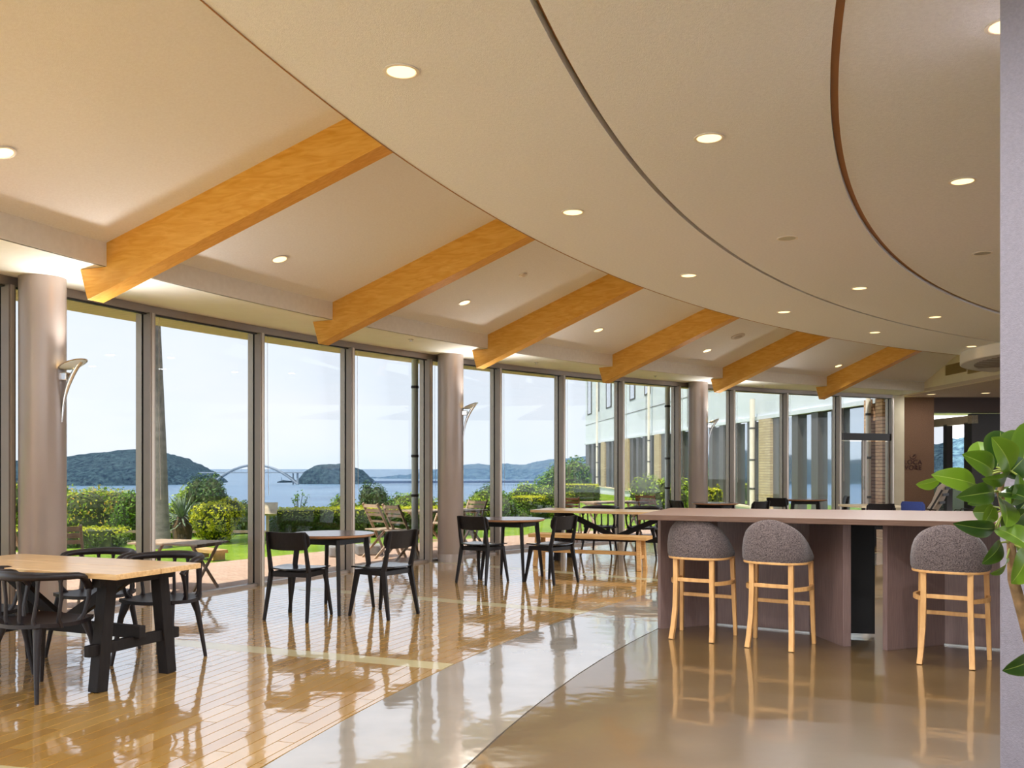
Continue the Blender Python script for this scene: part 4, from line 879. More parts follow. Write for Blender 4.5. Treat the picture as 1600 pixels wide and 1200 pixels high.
# ------------------------------------------------------------------ outside: terrace, lawn, slope, sea
def smooth(a, b, x): t = min(1, max(0, (x - a) / (b - a))); return t * t * (3 - 2 * t)
def gz(x, y):
    R = math.hypot(x - PC[0], y - PC[1]); k = smooth(0.6, 2.2, x)
    return -0.045 - 0.012 * max(0, R - 27) - (1 - k) * 0.30 * max(0, R - 32.0)
M['paving'] = brick_mat('terrace_brick', S(186, 152, 128), S(198, 168, 144), S(156, 128, 108), 1.0, 0.21, 0.105, 0.006, 0.85, bump=0.3, rot=(0, 0, R_(-34)))
tr = MB().arc([(RG + 0.06, -0.03), (26.85, -0.03), (26.85, -0.2), (RG + 0.06, -0.2)], -120, -16, 100).build('terrace', 'paving'); tag(tr, 'pinkish brick terrace curving along outside the windows', 'terrace', kind='structure')
def grass_mat():
    m, n, b = base_mat('lawn_grass'); b.inputs['Roughness'].default_value = 0.9; b.inputs['Specular IOR Level'].default_value = 0.1
    g = n.nodes.new('ShaderNodeNewGeometry'); a = n.nodes.new('ShaderNodeTexNoise'); a.inputs['Scale'].default_value = 0.9; a.inputs['Detail'].default_value = 8; c = n.nodes.new('ShaderNodeTexNoise'); c.inputs['Scale'].default_value = 26; c.inputs['Detail'].default_value = 4
    ad = n.nodes.new('ShaderNodeMath'); ad.operation = 'MULTIPLY_ADD'; ad.inputs[1].default_value = 0.45; s2 = n.nodes.new('ShaderNodeMath'); s2.operation = 'MULTIPLY'; s2.inputs[1].default_value = 0.55
    r = n.nodes.new('ShaderNodeValToRGB'); r.color_ramp.elements[0].color = S(74, 112, 24); r.color_ramp.elements[1].color = S(150, 172, 56); r.color_ramp.elements[0].position = 0.34; r.color_ramp.elements[1].position = 0.66
    bp = n.nodes.new('ShaderNodeBump'); bp.inputs['Strength'].default_value = 0.8; bp.inputs['Distance'].default_value = 0.05
    n.links.new(g.outputs['Position'], a.inputs['Vector']); n.links.new(g.outputs['Position'], c.inputs['Vector']); n.links.new(a.outputs[0], s2.inputs[0]); n.links.new(c.outputs[0], ad.inputs[0]); n.links.new(s2.outputs[0], ad.inputs[2]); n.links.new(ad.outputs[0], r.inputs[0]); n.links.new(r.outputs[0], b.inputs['Base Color']); n.links.new(c.outputs[0], bp.inputs['Height']); n.links.new(bp.outputs[0], b.inputs['Normal'])
    return m
M['grass'] = grass_mat()
Rs = [26.85, 28, 29.5, 31, 32, 33, 35, 38, 42, 48, 56, 66, 80, 100, 130]; As = list(np.linspace(-118, 4, 92)); vs = []
for R in Rs:
    for a in As: p = pol(R, a); vs.append((p.x, p.y, gz(p.x, p.y)))
na = len(As); lawn = MB().add(vs, [(i * na + j, i * na + j + 1, (i + 1) * na + j + 1, (i + 1) * na + j) for i in range(len(Rs) - 1) for j in range(na - 1)]).build('lawn', 'grass', None, True); tag(lawn, 'sunny green lawn falling away behind the hedges', 'lawn', kind='structure')

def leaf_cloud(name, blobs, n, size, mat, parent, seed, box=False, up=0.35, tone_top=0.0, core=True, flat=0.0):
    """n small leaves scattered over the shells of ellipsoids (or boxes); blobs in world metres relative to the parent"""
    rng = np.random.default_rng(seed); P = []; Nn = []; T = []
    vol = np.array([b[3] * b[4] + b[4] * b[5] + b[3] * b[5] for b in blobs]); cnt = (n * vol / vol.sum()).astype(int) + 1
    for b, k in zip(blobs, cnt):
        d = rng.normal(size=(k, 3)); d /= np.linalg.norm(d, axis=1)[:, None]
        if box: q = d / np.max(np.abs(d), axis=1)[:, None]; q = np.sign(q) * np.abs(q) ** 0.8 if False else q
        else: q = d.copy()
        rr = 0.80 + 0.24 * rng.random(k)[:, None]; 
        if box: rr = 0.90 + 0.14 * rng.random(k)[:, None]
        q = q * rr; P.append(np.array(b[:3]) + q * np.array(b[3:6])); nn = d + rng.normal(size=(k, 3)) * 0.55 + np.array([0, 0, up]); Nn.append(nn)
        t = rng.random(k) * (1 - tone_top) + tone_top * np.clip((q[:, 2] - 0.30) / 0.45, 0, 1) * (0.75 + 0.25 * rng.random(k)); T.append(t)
    P = np.concatenate(P); Nn = np.concatenate(Nn); T = np.clip(np.concatenate(T), 0, 1); Nn /= np.linalg.norm(Nn, axis=1)[:, None]; k = len(P)
    r = rng.normal(size=(k, 3)); s = np.cross(Nn, r); s /= np.linalg.norm(s, axis=1)[:, None] + 1e-9; u = np.cross(s, Nn)
    L_ = size * (0.7 + 0.6 * rng.random(k))[:, None]; W_ = L_ * 0.42
    V4 = np.stack([P - u * L_ * 0.5, P + s * W_ * 0.5 + Nn * L_ * 0.06, P + u * L_ * 0.5, P - s * W_ * 0.5 + Nn * L_ * 0.06], axis=1).reshape(-1, 3)
    me = bpy.data.meshes.new(name); me.vertices.add(4 * k); me.vertices.foreach_set('co', V4.ravel()); me.loops.add(4 * k); me.loops.foreach_set('vertex_index', np.arange(4 * k)); me.polygons.add(k); me.polygons.foreach_set('loop_start', np.arange(0, 4 * k, 4)); me.update(calc_edges=True)
    at = me.attributes.new('tone', 'FLOAT', 'FACE'); at.data.foreach_set('value', T); me.materials.append(M[mat])
    o = bpy.data.objects.new(name, me); COL.objects.link(o); o.parent = parent; o['kind'] = 'stuff'
    if core:
        m = MB()
        for b in blobs:
            if box: m.obox(b[:3], (b[3] * 0.88, 0, 0), (0, b[4] * 0.88, 0), (0, 0, b[5] * 0.88))
            else:
                prof = [(math.sin(math.pi * j / 8), -math.cos(math.pi * j / 8)) for j in range(9)]; i0 = len(m.v); m.lathe(prof, 12)
                m.v[i0:] = [(b[0] + x * b[3] * 0.8, b[1] + y * b[4] * 0.8, b[2] + z * b[5] * 0.8) for x, y, z in m.v[i0:]]
        m.build('opaque_core', 'twig', parent)  # solid dark lumps added to stop see-through, not modelled branches
    return o
M['twig'] = pm('twigs', S(74, 84, 40), 0.9, c2=S(52, 58, 30), scale=14)
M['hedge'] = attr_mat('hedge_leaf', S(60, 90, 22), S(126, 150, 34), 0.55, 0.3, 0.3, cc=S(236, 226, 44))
M['tree'] = attr_mat('tree_leaf', S(52, 92, 24), S(130, 166, 50), 0.55, 0.3, 0.25)
M['tree_light'] = attr_mat('light_tree_leaf', S(96, 138, 32), S(194, 210, 66), 0.55, 0.3, 0.3)
M['tree_dark'] = attr_mat('dark_tree_leaf', S(36, 64, 28), S(86, 116, 46), 0.55, 0.3, 0.2)
M['yellow'] = attr_mat('yellow_shrub_leaf', S(128, 150, 26), S(236, 228, 52), 0.55, 0.3, 0.3)
M['reddish'] = attr_mat('mixed_tree_leaf', S(72, 118, 28), S(166, 186, 50), 0.55, 0.3, 0.3, cc=S(206, 160, 60))

def bush(px, ytop, Y, wpx, hgt, n, size, mat, label, name='shrub', cat='shrub', group='shrubs beyond the terrace', depth=None, lumps=5, seed=1, trunk=True):
    """shrub whose crown top is seen at row ytop; wpx = width in px"""
    x = (px - CX) / F * Y; zt = EYE + (YH - ytop) / F * Y; rx = wpx * 1.2 / F * Y / 2; g = gz(x, Y); rz_ = hgt / 2; depth = depth or rx
    root = empty(name, (x, Y, g), 0, label, cat, group); rng = random.Random(seed); zc = zt - g - rz_ * 0.86
    bl = [(0, 0, zc - rz_ * 0.1, rx * 0.72, depth * 0.72, rz_ * 0.9)]
    for k in range(lumps):
        a = 2 * math.pi * k / lumps + rng.random(); f = 0.42 + 0.18 * rng.random(); bl.append((rx * (1 - f) * math.cos(a), depth * (1 - f) * math.sin(a), zc + rz_ * (rng.random() * 0.75 - 0.28), rx * f, depth * f, rz_ * f * 1.05))
    leaf_cloud('foliage', bl, n, size, mat, root, seed)
    if trunk:
        m = MB()
        for k in range(3): a = k * 2.1 + seed; m.tube([(0.05 * math.cos(a), 0.05 * math.sin(a), -0.1), (rx * 0.2 * math.cos(a), depth * 0.2 * math.sin(a), zc)], [0.05, 0.025], 6)
        m.build('branches', 'twig', root, True)
    return root
def hedge(p0, p1, thick, h, n, label, seed, top=1.0, size=0.06):
    a, b = Vector((p0[0], p0[1], 0)), Vector((p1[0], p1[1], 0)); c = (a + b) / 2; d = b - a; z = gz(c.x, c.y)
    root = empty('clipped_hedge', (c.x, c.y, z), math.atan2(d.y, d.x), label, 'hedge', 'clipped hedges'); Ln = d.length / 2; k = max(1, int(Ln / 0.8))
    bl = [(-Ln + (2 * i + 1) * Ln / k, random.uniform(-0.04, 0.04), h / 2, Ln / k * 1.03, thick / 2 * random.uniform(0.95, 1.05), h / 2 * random.uniform(0.97, 1.04)) for i in range(k)]
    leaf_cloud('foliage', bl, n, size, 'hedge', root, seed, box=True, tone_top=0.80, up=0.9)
    return root
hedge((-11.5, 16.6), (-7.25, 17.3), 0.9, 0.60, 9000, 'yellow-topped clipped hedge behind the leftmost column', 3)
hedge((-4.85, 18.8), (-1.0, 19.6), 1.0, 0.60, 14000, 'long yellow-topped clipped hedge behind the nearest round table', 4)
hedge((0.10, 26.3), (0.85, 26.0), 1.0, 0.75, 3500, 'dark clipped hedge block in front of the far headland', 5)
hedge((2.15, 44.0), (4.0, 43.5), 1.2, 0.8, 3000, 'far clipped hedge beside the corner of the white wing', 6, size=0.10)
bush(336, 781, 17.6, 76, 0.95, 5200, 0.06, 'yellow', 'round yellow-green shrub between palm trunk and rail fence', seed=11)
bush(150, 757, 25, 130, 2.2, 7000, 0.09, 'reddish', 'mixed green bushes behind the left hedge, right of the column', seed=12, lumps=8)
bush(60, 750, 25.5, 110, 2.4, 4500, 0.10, 'reddish', 'green bushes at the far left behind the column', seed=13, lumps=7)
bush(205, 766, 24, 50, 1.8, 3000, 0.09, 'tree', 'dark green bush behind the mullion left of the palm', seed=14)
bush(325, 746, 25, 62, 2.6, 5000, 0.09, 'tree_dark', 'dark evergreen treetop in front of the bridge', seed=15, lumps=6)
bush(372, 778, 25, 50, 1.8, 3000, 0.08, 'tree_dark', 'low dark bush right of the evergreen treetop', seed=16)
bush(282, 764, 26, 50, 2.0, 2600, 0.09, 'tree_light', 'light green bush right behind the palm trunk', seed=17)
bush(528, 771, 24, 44, 1.6, 3200, 0.08, 'tree', 'small upright bush left of the island mullion', seed=18)
bush(540, 782, 23.5, 90, 1.2, 3000, 0.07, 'tree_light', 'bright bush just above the long hedge', seed=19)
bush(585, 758, 25, 46, 2.2, 4200, 0.08, 'tree_dark', 'dark round bush below the small island', seed=20)
bush(624, 766, 25, 64, 2.0, 3600, 0.08, 'tree', 'dark spreading bush above the outdoor chairs', seed=21)
bush(664, 770, 22.5, 84, 1.6, 4200, 0.07, 'tree_light', 'pale bush behind the downpipe', seed=22, lumps=6)
bush(744, 772, 21.5, 70, 1.6, 4200, 0.07, 'tree_light', 'bright bush right of the middle column', seed=23, lumps=7)
bush(790, 774, 23.5, 76, 1.6, 4600, 0.07, 'tree', 'green bush between the middle column and the dark hedge block', seed=24, lumps=7)
bush(756, 757, 30, 60, 2.4, 2600, 0.10, 'tree_dark', 'dull green bush at the waterline behind the middle column', seed=25)
bush(830, 757, 34, 74, 2.0, 3000, 0.10, 'tree_light', 'light bush strip above the dark hedge block', seed=26)
bush(884, 724, 52, 76, 5.0, 6000, 0.20, 'tree', 'broad green tree beside the corner of the white wing', name='broad_tree', cat='tree', group='trees beyond the terrace', seed=27, lumps=8)
bush(846, 738, 50, 46, 4.0, 3600, 0.18, 'tree', 'smaller green tree left of the broad tree', name='broad_tree', cat='tree', group='trees beyond the terrace', seed=28, lumps=6)
bush(887, 766, 27.5, 22, 0.75, 1400, 0.06, 'hedge', 'small clipped ball shrub on the lawn before the white wing', seed=29, lumps=3)
bush(1030, 752, 26.5, 86, 1.9, 2600, 0.10, 'tree_light', 'loose light green shrub in front of the white wing', seed=30, lumps=8)
bush(1068, 742, 27, 40, 2.0, 1700, 0.10, 'tree_light', 'tall loose shrub left of the far column', seed=31, lumps=5)
bush(1116, 762, 25.5, 26, 1.3, 1000, 0.09, 'yellow', 'pale shrub right of the far column', seed=32, lumps=4)
# bare sapling above the long hedge
sx_ = (466 - CX) / F * 20.6; sp_ = empty('sapling', (sx_, 20.6, gz(sx_, 20.6)), 0, 'thin bare sapling rising above the long hedge before the sea', 'sapling'); rng = random.Random(3); m = MB(); tips = []
for k in range(9):
    a = k * 2.4; h_ = rng.uniform(0.62, 0.92); p1 = Vector((math.cos(a) * rng.uniform(0.06, 0.24), math.sin(a) * 0.12, h_)); m.tube([(0, 0, 0.1), p1 * 0.55 + Vector((0, 0, 0.12)), p1], [0.012, 0.008, 0.004], 5); tips += [p1, p1 * 0.8 + Vector((0, 0, 0.1))]
m.build('stems', 'twig', sp_, True); leaf_cloud('foliage', [(t.x, t.y, t.z, 0.05, 0.05, 0.05) for t in tips], 160, 0.05, 'tree', sp_, 9, core=False)
# yucca
yr = Vector(((285 - CX) / F * 18.2, 18.2, 0)); yr.z = gz(yr.x, yr.y); yu = empty('yucca', yr, 0, 'spiky yucca beside the palm trunk', 'yucca')
m = MB(); rng = random.Random(5)
for k in range(110):
    a = rng.random() * 6.283; el = rng.uniform(-0.3, 1.45); Ln = rng.uniform(0.42, 0.62); d = Vector((math.cos(a) * math.cos(el), math.sin(a) * math.cos(el), math.sin(el))); s = Vector((-math.sin(a), math.cos(a), 0)) * 0.016; b = Vector((0, 0, 0.42 + rng.uniform(-.1, .1)))
    m.add([b - s, b + s, b + d * Ln * 0.6 + s, b + d * Ln * 0.6 - s, b + d * Ln - Vector((0, 0, 0.05))], [(0, 1, 2, 3), (3, 2, 4)])
m.build('blades', pm('yucca_blade', S(96, 116, 92), 0.5, c2=S(140, 156, 120), scale=6), yu); MB().lathe([(0.0, -0.05), (0.16, -0.05), (0.20, 0.3), (0.10, 0.5), (0, 0.52)], 14).build('skirt', pm('yucca_skirt', S(110, 88, 60), 0.95, c2=S(74, 58, 40), scale=20), yu, True)
# palm
pb = Vector(((251 - CX) / F * 16.6, 16.6, 0)); pb.z = gz(pb.x, pb.y); pa = empty('palm_tree', pb, 0, 'tall grey palm trunk standing behind the second mullion', 'palm')
pp = [(0, 0, -0.1), (0.0, 0, 0.15), (-0.01, 0, 0.6), (-0.03, 0, 1.6), (-0.07, 0, 2.8), (-0.10, 0, 4.2), (-0.12, 0, 6.2)]
MB().tube(pp, [0.22, 0.175, 0.150, 0.135, 0.12, 0.085, 0.075], 20).build('trunk', pm('palm_bark', S(138, 130, 124), 0.9, c2=S(100, 94, 90), scale=5, stretch=(1, 1, 3), bump=0.6, bscale=14), pa, True)
for k in range(16):
    a = k * 2.4; m = MB(); d = Vector((math.cos(a), math.sin(a), 0)); s = Vector((-d.y, d.x, 0)); base = Vector((-0.12, 0, 6.2)); prev = None
    for j in range(9):
        f = j / 8; p = base + d * 1.7 * f + Vector((0, 0, 0.7 * f - 1.3 * f * f)); 
        if prev is not None: m.add([prev - s * 0.22 * math.sin(math.pi * (f - .06)) , prev + Vector((0, 0, .06)), p + Vector((0, 0, .06)), p - s * 0.22 * math.sin(math.pi * f * .98), prev + s * 0.22 * math.sin(math.pi * (f - .06)), p + s * 0.22 * math.sin(math.pi * f * .98)], [(0, 1, 2, 3), (1, 4, 5, 2)])
        prev = p
    m.build('frond', 'twig', pa)
# rail fence
fy = 20.2; x0, x1 = (150 - CX) / F * fy, (425 - CX) / F * fy; fr = empty('rail_fence', ((x0 + x1) / 2, fy, gz((x0 + x1) / 2, fy)), 0, 'low brown post and rail fence between the left and long hedges', 'fence')
M['fence'] = wood('fence_timber', S(128, 108, 90), S(148, 128, 108), 0.85, (2, 10, 10)); hx = (x1 - x0) / 2
for z in (0.14, 0.36): MB().bar((-hx, 0, z), (hx, 0, z), 0.08, 0.05).build('rail', 'fence', fr)
for k in range(5): x = -hx + k * hx / 2; MB().bar((x, 0.03, -0.2), (x, 0.03, 0.44), 0.09, 0.09, (0, 1, 0)).build('post', 'fence', fr)
# information lectern
sx = (416 - CX) / F * 17.2; sb = empty('information_board', (sx, 17.2, gz(sx, 17.2)), 0.15, 'slanted information board on a post, left end of the long hedge', 'sign board')
MB().obox((0, 0, 0.66), (0.20, 0, 0), (0, 0.13, 0.10), (0, -0.012, 0.016)).build('board', pm('board_face', S(190, 172, 140), 0.6, c2=S(150, 136, 112), scale=9), sb)
MB().bar((0.02, 0.02, -0.1), (0.02, 0.02, 0.64), 0.05, 0.05, (0, 1, 0)).build('post', 'folding_wood', sb)
MB().bar((-0.14, 0.02, -0.1), (-0.14, 0.02, 0.64), 0.05, 0.05, (0, 1, 0)).build('post', 'folding_wood', sb)

# folding furniture on the terrace
def make_folding_chair(mat):
    t = empty('folding_chair')
    for s in (-1, 1):
        MB().bar((s * 0.19, 0.20, 0.0), (s * 0.19, -0.24, 0.84), 0.022, 0.036, (0, 1, 0)).build('back_leg', mat, t)
        MB().bar((s * 0.165, -0.26, 0.0), (s * 0.165, 0.20, 0.43), 0.022, 0.036, (0, 1, 0)).build('front_leg', mat, t)
    for k in range(5): y = -0.16 + k * 0.085; MB().box(-0.2, 0.2, y - 0.036, y + 0.036, 0.425, 0.443).build('seat_slat', mat, t)
    for z, h in ((0.80, 0.05), (0.73, 0.05), (0.665, 0.04), (0.56, 0.03)): y = 0.20 - 0.44 * z / 0.84; MB().box(-0.2, 0.2, y - 0.012, y + 0.008, z - h / 2, z + h / 2).build('back_slat', mat, t)
    MB().bar((-0.18, 0.13, 0.14), (0.18, 0.13, 0.14), 0.02, 0.03).build('crossbar', mat, t)
    return t
def make_folding_table(mat):
    t = empty('folding_table')
    for k in range(7): y = -0.33 + k * 0.11; MB().box(-0.6, 0.6, y - 0.05, y + 0.05, 0.675, 0.70).build('top_slat', mat, t)
    for e in (-1, 1):
        MB().bar((e * 0.48, -0.32, 0.0), (e * 0.48, 0.30, 0.675), 0.025, 0.04, (0, 1, 0)).build('leg', mat, t); MB().bar((e * 0.45, 0.32, 0.0), (e * 0.45, -0.30, 0.675), 0.025, 0.04, (0, 1, 0)).build('leg', mat, t)
        MB().bar((e * 0.5, -0.33, 0.655), (e * 0.5, 0.33, 0.655), 0.025, 0.035).build('top_rail', mat, t)
    return t
fcw = make_folding_chair('folding_wood'); fco = make_folding_chair('folding_orange'); ftw = make_folding_table('folding_wood'); TZ = -0.03
first = {'w': True, 'o': True, 't': True}
def folding(kind, loc, d, label, sc=1.0):
    src = {'w': fcw, 'o': fco, 't': ftw}[kind]; o = src if first[kind] else copy_tree(src); first[kind] = False
    o.location = (loc[0], loc[1], TZ); o.rotation_euler = (0, 0, face_rz(d)); o.scale = (sc, sc, sc)
    tag(o, label, 'table' if kind == 't' else 'chair', 'folding tables on the terrace' if kind == 't' else 'folding wooden chairs on the terrace')
folding('w', (-2.02, 14.5), (0.72, 0.69), 'weathered folding chair on the terrace, left of the pair at the outdoor table')
folding('w', (-1.66, 14.12), (0.72, 0.69), 'weathered folding chair on the terrace, right of the pair beside the downpipe')
folding('t', (-1.10, 15.2), (-0.55, 0.83), 'weathered folding table outside behind the middle column')
folding('w', (-1.22, 16.1), (-0.6, -0.8), 'weathered folding chair on the far side of the outdoor table, left of the middle column')
folding('w', (-0.72, 15.6), (-0.6, -0.8), 'pale folding chair showing just right of the middle column')
folding('w', (-4.52, 9.35), (-0.3, 0.95), 'grey folding chair outside, right of the leftmost column')
folding('w', (-5.55, 10.3), (0.3, 0.95), 'grey folding chair outside, left of the leftmost column')
folding('t', (-3.86, 10.75), (0.3, 0.95), 'small folding table outside at the foot of the palm trunk', 0.78)
folding('o', (2.74, 18.75), (0.35, 0.94), 'orange teak folding chair outside in front of the loose shrub')
folding('o', (1.10, 17.5), (0.2, 0.98), 'orange teak folding chair outside above the long table end')
folding('t', (2.05, 18.7), (-0.4, 0.92), 'folding table outside behind the long trestle table')
lb_ = empty('low_bench', (-4.62, 14.2, TZ), -0.75, 'low plank bench at the edge of the terrace and lawn', 'bench')
MB().box(-0.32, 0.32, -0.12, 0.12, 0.10, 0.15).build('plank_seat', 'bench_wood', lb_)
for e in (-1, 1): MB().box(e * 0.24 - 0.03, e * 0.24 + 0.03, -0.1, 0.1, 0, 0.10).build('foot', 'bench_wood', lb_)
M['stone'] = pm('grey_stone', S(150, 146, 142), 0.85, c2=S(128, 124, 120), scale=8)
for (x, y, s, lb) in ((-2.72, 14.6, 0.16, 'grey square parasol base behind the nearest round table'), (-2.30, 14.9, 0.2, 'grey parasol base beside the outdoor folding chairs')):
    r = empty('parasol_base', (x, y, TZ), 0.3, lb, 'parasol base', 'parasol bases on the terrace'); MB().box(-s, s, -s, s, 0, 0.16).build('weight', 'stone', r, bevel=0.02); MB().lathe([(0.03, 0.16), (0.03, 0.36), (0.0, 0.36)], 14).build('socket', 'steel', r, True)
M['pipe'] = pm('downpipe_paint', S(214, 220, 212), 0.45)
for px, R, lb in ((648.5, 24.75, 'grey green downpipe outside left of the middle column'), (1043, 24.75, 'grey green downpipe outside left of the far column')):
    A = R_(0); best = min(np.linspace(-70, -25, 4000), key=lambda a: abs(CX + F * pol(R, a).x / pol(R, a).y - px)); r = empty('downpipe', pol(R, best, -0.03), 0, lb, 'downpipe', 'downpipes outside the glazing')
    MB().lathe([(0.0, 0.0), (0.052, 0.0), (0.052, SOF + 0.03)], 20).build('pipe', 'pipe', r, True)
    for z in (0.95, 1.55 + 0.0, 2.6): MB().lathe([(0.056, z), (0.060, z + 0.01), (0.060, z + 0.03), (0.056, z + 0.04)], 20).build('bracket', 'gasket', r, True)

# ------------------------------------------------------------------ the white wing seen through the glass
SL = -3.24 / 43
def facx(px): y = (8.78 - SL * 23) / ((px - CX) / F - SL); return Vector((8.78 + SL * (y - 23), y, 0))
fd = Vector((-3.24, 43, 0)).normalized(); fn = Vector((-fd.y, fd.x, 0))      # along the wall away from us; outward normal
wing = empty('building_wing', facx(1150), 0, 'long white two storey wing with brick piers and tall windows', 'building'); WO = facx(1150)
M['white_wall'] = pm('white_render', S(226, 230, 234), 0.8, c2=S(216, 221, 226), scale=0.8); M['wing_frame'] = pm('wing_frame', S(92, 88, 82), 0.5, 0.2)
M['wing_glass'] = pm('wing_glass', S(70, 92, 104), 0.03, 0.0, spec=1.0, coat=1.0)
b = M['wing_glass'].node_tree.nodes['Principled BSDF']; b.inputs['Metallic'].default_value = 0.9; b.inputs['Base Color'].default_value = S(196, 210, 220)
M['pier'] = brick_mat('yellow_brick', S(206, 184, 140), S(186, 162, 116), S(150, 132, 100), 1.0, 0.24, 0.085, 0.008, 0.85, bump=0.5, rot=(R_(90), 0, R_(0)))
M['pier2'] = brick_mat('orange_brick', S(222, 184, 146), S(206, 160, 122), S(150, 116, 90), 1.0, 0.26, 0.085, 0.010, 0.85, bump=0.5, rot=(R_(90), 0, 0))
def fbox(pa, pb, z0, z1, din, dout, name, mat, parent=wing):
    a, b = facx(pa), facx(pb); c = (a + b) / 2 + fn * (dout - din) / 2; o = MB().obox((0, 0, 0), (abs((b - a).length) / 2, 0, 0), (0, (din + dout) / 2, 0), (0, 0, (z1 - z0) / 2)).build(name, mat, parent)
    o.location = c - WO + Vector((0, 0, (z0 + z1) / 2)); o.rotation_euler = (0, 0, math.atan2(fd.y, fd.x)); return o
fbox(1385, 915, 2.98, 9.5, 0.10, 0.0, 'upper_wall', 'white_wall'); fbox(1385, 914.5, 2.90, 3.02, 0.1, 0.06, 'band_course', 'white_wall'); fbox(1383, 914.5, -2.2, -0.05, 0.1, 0.05, 'base_wall', 'white_wall'); fbox(1383, 914, -0.05, 0.02, 0.1, 0.10, 'window_ledge', 'cream')
fbox(1385, 915, 4.30, 4.34, 0.0, 0.012, 'joint_line', 'stone')
for k, px in enumerate((960, 1010, 1075)): q = fbox(px, px - 0.4 * (1 + k), 2.98, 9.5, 0.0, 0.008, 'joint_line', 'stone')
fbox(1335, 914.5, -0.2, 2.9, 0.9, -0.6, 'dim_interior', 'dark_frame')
glassr = [(915, 935), (947, 976), (984, 1019), (1033, 1181), (1208, 1356)]
for a, b in glassr: fbox(b, a, 0.05, 2.87, 0.16, -0.14, 'pane', 'wing_glass')
for a, b in ((915, 920.5), (924, 927.5), (931, 935.5), (947, 951.5), (955.5, 958.5), (984, 989.5), (994, 997.5), (1004, 1008), (1015, 1018.5), (1033, 1040), (1058, 1066), (1108, 1113), (1123.5, 1130), (1148, 1152), (1167.5, 1176), (1208, 1219), (1237, 1246.5), (1267.5, 1278), (1299, 1312)): fbox(b, a, 0.0, 2.9, 0.14, 0.0, 'window_mullion', 'wing_frame')
for a, b in ((941, 947), (977, 984), (1025, 1033), (1190, 1208)): fbox(b, a, 0.0, 2.9, 0.5, 0.10, 'brick_pier', 'pier')
for a, b in ((1356, 1367), (1374, 1385)): fbox(b, a, -0.1, 3.0, 0.06, 0.10, 'brick_pier', 'pier2')
for a, b in ((918, 925), (932, 936.5), (947, 956), (984, 993), (1007, 1017)):
    q = fbox(b, a, 5.0, 8.6, 0.02, 0.02, 'upper_window', 'wing_frame'); w2 = fbox(b - 0.18 * (b - a), a + 0.18 * (b - a), 5.08, 8.5, 0.0, 0.03, 'upper_pane', 'wing_glass')
for px, r in ((938, 0.075), (1020.5, 0.07), (1185.5, 0.09), (1370.5, 0.06)):
    p = facx(px) + fn * 0.22; o = MB().lathe([(0.0, -1.2), (r, -1.2), (r, 9.4 if px < 1100 else 3.6)], 18).build('drain_pipe', 'white_trim', wing, True); o.location = p - WO
    for z in (0.6, 1.55, 2.6): q = MB().lathe([(r + 0.005, z), (r + 0.012, z + 0.01), (r + 0.012, z + 0.05), (r + 0.005, z + 0.06)], 18).build('pipe_bracket', 'wing_frame', o, True)
MB().box(-1, 1, -1, 1, 0, 0).build if False else None

# ------------------------------------------------------------------ sea, islands, bridge
SEA = -61.0
def sea_mat():
    m, n, b = base_mat('sea_water'); b.inputs['Base Color'].default_value = S(70, 122, 168); b.inputs['Roughness'].default_value = 0.35; b.inputs['IOR'].default_value = 1.33
    g = n.nodes.new('ShaderNodeNewGeometry'); mpn = n.nodes.new('ShaderNodeMapping'); mpn.inputs['Scale'].default_value = (0.004, 0.02, 0.01); a = n.nodes.new('ShaderNodeTexNoise'); a.inputs['Scale'].default_value = 1.0; a.inputs['Detail'].default_value = 8
    r = n.nodes.new('ShaderNodeValToRGB'); r.color_ramp.elements[0].color = S(72, 104, 134); r.color_ramp.elements[1].color = S(108, 134, 156); r.color_ramp.elements[0].position = 0.35; r.color_ramp.elements[1].position = 0.7
    n.links.new(g.outputs['Position'], mpn.inputs[0]); n.links.new(mpn.outputs[0], a.inputs['Vector']); n.links.new(a.outputs[0], r.inputs[0]); n.links.new(r.outputs[0], b.inputs['Base Color'])
    b.inputs['Specular IOR Level'].default_value = 0.25
    return m
sea = MB().add([(-16000, 150, SEA), (16000, 150, SEA), (16000, 15100, SEA), (-16000, 15100, SEA)], [(0, 1, 2, 3)]).build('sea', sea_mat()); tag(sea, 'calm blue sea out to the horizon', 'sea', kind='structure')
def hill(name, sil, ybase, label, cat, depth, mat, seed, front=0.35, n=170, nv=44, rough=0.16):
    """wooded hill: sil = skyline points (px, py) at its distance, ybase = row of its waterline"""
    Z = F * (EYE - SEA) / (ybase - YH); rng = np.random.default_rng(seed); xs = np.array([s[0] for s in sil]); ys = np.array([s[1] for s in sil]); px = np.linspace(xs[0], xs[-1], n); py = np.interp(px, xs, ys)
    Zr = Z + depth * front; hh = (EYE - SEA) + (YH - py) / F * Zr; hh = np.maximum(hh, 0.5); X = (px - CX) / F * Zr; cxm = X.mean(); root = empty(name, (cxm, Zr, SEA), 0, label, cat)
    vs = []; fs = []; px_noise = rng.random((n, nv + 1))
    for i in range(n):
        for j in range(nv + 1):
            v = j / nv; f = math.sin(math.pi * min(1, v / (2 * front)) ) if v < front else math.cos(math.pi / 2 * (v - front) / (1 - front)); f = max(0, f) ** 0.62; e = 1 if 0 < v < 1 else 0
            lump = 9.0 * (noise.noise(Vector((X[i] / 38, depth * v / 38, seed))) + 0.6 * noise.noise(Vector((X[i] / 17, depth * v / 17, seed + 3)))) * (1 if f < 0.96 else 0.3)
            vs.append((X[i] - cxm, (Z + depth * v - Zr) * math.sqrt(hh[i] / hh.max()), max(0, hh[i] * f + lump * min(1, f * 3)) * e))
    for i in range(n - 1):
        for j in range(nv): a = i * (nv + 1) + j; fs.append((a, a + nv + 1, a + nv + 2, a + 1))
    MB().add(vs, fs).build('wooded_slope', mat, root, True, ang=180); return root
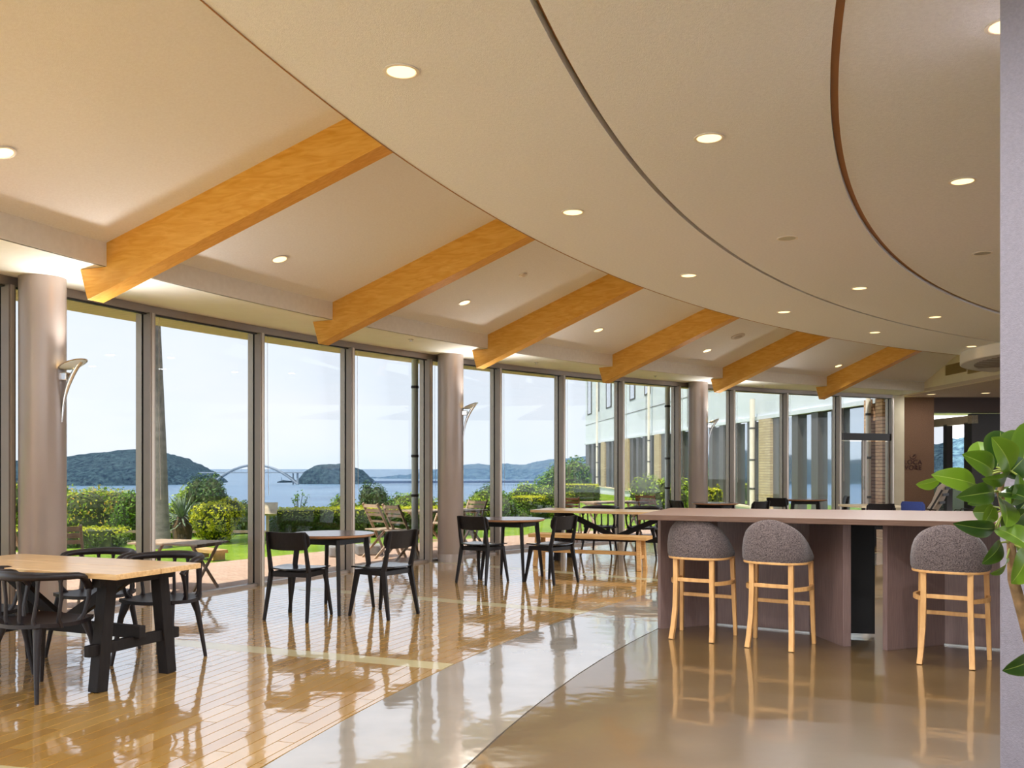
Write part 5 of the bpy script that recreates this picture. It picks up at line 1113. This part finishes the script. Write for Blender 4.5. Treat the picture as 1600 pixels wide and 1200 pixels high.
M['haze_tinted_forest'] = pm('haze_tinted_forest', S(30, 44, 62), 1.0, c2=S(70, 92, 100), scale=0.09, bump=1.0, bscale=0.10, spec=0.0, detail=6); M['haze_tinted_forest_far'] = pm('haze_tinted_forest_far', S(60, 84, 112), 1.0, c2=S(98, 124, 140), scale=0.06, bump=1.0, bscale=0.06, spec=0.0, detail=6)  # distance haze is painted in: forest colours shifted towards blue
for mm in ('haze_tinted_forest', 'haze_tinted_forest_far'): [setattr(q.inputs['Distance'], 'default_value', 8.0) for q in M[mm].node_tree.nodes if q.type == 'BUMP']
hill('headland', [(-420, 730), (-300, 716), (-160, 708), (-60, 712), (20, 721), (60, 717), (100, 718), (120, 713), (140, 708.5), (165, 707), (190, 704), (207, 702), (222, 704), (240, 707), (262, 713), (280, 722), (292, 730), (300, 736), (312, 740), (324, 750), (331, 759)], 759, 'wooded blue green headland behind the palm trunk', 'headland', 900, 'haze_tinted_forest', 3)
hill('islet', [(461, 757), (466, 750), (474, 742), (482, 735), (492, 728), (502, 726), (515, 725), (528, 726), (540, 727), (552, 730), (562, 735), (572, 743), (580, 750), (588, 756)], 756.5, 'small round wooded island right of the bridge', 'island', 320, 'haze_tinted_forest', 4, n=120)
hill('headland', [(560, 752), (600, 746), (640, 742), (690, 733), (727, 726), (750, 725), (765, 727), (785, 724.5), (805, 726), (822, 726.5), (836, 722), (858, 718), (880, 717), (915, 713), (960, 708), (1010, 714), (1100, 722), (1200, 735)], 750, 'long hazy headland between the middle column and the white wing', 'headland', 1500, 'haze_tinted_forest_far', 5, n=220)
hill('wooded_hill', [(1380, 735), (1440, 705), (1470, 700), (1490, 692), (1510, 684), (1560, 680), (1640, 690), (1750, 720)], 790, 'dark wooded hill seen through the lounge windows', 'hill', 500, 'haze_tinted_forest', 6)
Zb = 3000.0
def bp3(px, py, dz=0): return Vector(((px - CX) / F * Zb, Zb + dz, EYE + (YH - py) / F * Zb))
br = empty('arch_bridge', bp3(398, 738), 0, 'pale blue arch bridge across the strait', 'bridge'); BO = bp3(398, 738); M['bridge'] = pm('bridge_paint', S(136, 148, 160), 0.6)
for dz in (-9, 9):
    pts = [bp3(331 + 135 * t, 757 - 30.5 * (1 - (2 * t - 1) ** 2) ** 1.0, dz) - BO for t in np.linspace(0, 1, 25)]; MB().tube(pts, [(2.4, 3.4)] * 25, 8).build('arch_rib', 'bridge', br, True)
MB().bar(bp3(312, 738.5) - BO, bp3(474, 738.5) - BO, 20, 3.4).build('bridge_deck', 'bridge', br)
for px in (328, 336, 458, 465): MB().bar(bp3(px, 738.5) - BO, bp3(px, 758) - BO, 5 if px in (328, 465) else 3, 8, (0, 1, 0)).build('pier', 'bridge', br)
for k in range(9): t = 0.2 + 0.6 * k / 8; MB().bar(bp3(331 + 135 * t, 738.5, -9) - BO, bp3(331 + 135 * t, 757 - 30.5 * (1 - (2 * t - 1) ** 2), -9) - BO, 0.8, 0.8, (0, 1, 0)).build('hanger', 'bridge', br)
bw = empty('breakwater', bp3(715, 752), 0, 'dark blue breakwater line across the water behind the middle column', 'breakwater'); q = bp3(715, 752)
MB().bar(bp3(584, 753.5) - q, bp3(850, 752.5) - q, 30, 8.0).build('sea_wall', pm('sea_wall', S(80, 100, 128), 0.9), bw)
rk = empty('beacon_rock', bp3(442, 753), 0, 'flat rock with a small beacon left of the island', 'rock'); q = bp3(442, 753)
MB().tube([bp3(433, 753.5) - q, bp3(442, 752.2) - q, bp3(460, 752.8) - q], [1.0, 4.0, 2.0], 8).build('rock', 'haze_tinted_forest', rk, True); MB().tube([bp3(440, 753) - q, bp3(440, 745.5) - q], [1.2, 0.8], 6).build('beacon', 'bridge', rk, True)
# white parapet outside the lounge
pw = MB().box(13.0, 13.2, 22, 40, -0.2, 0.9).build('trim_4', 'white_wall'); tag(pw, 'white parapet outside the lounge windows', 'parapet', kind='structure')
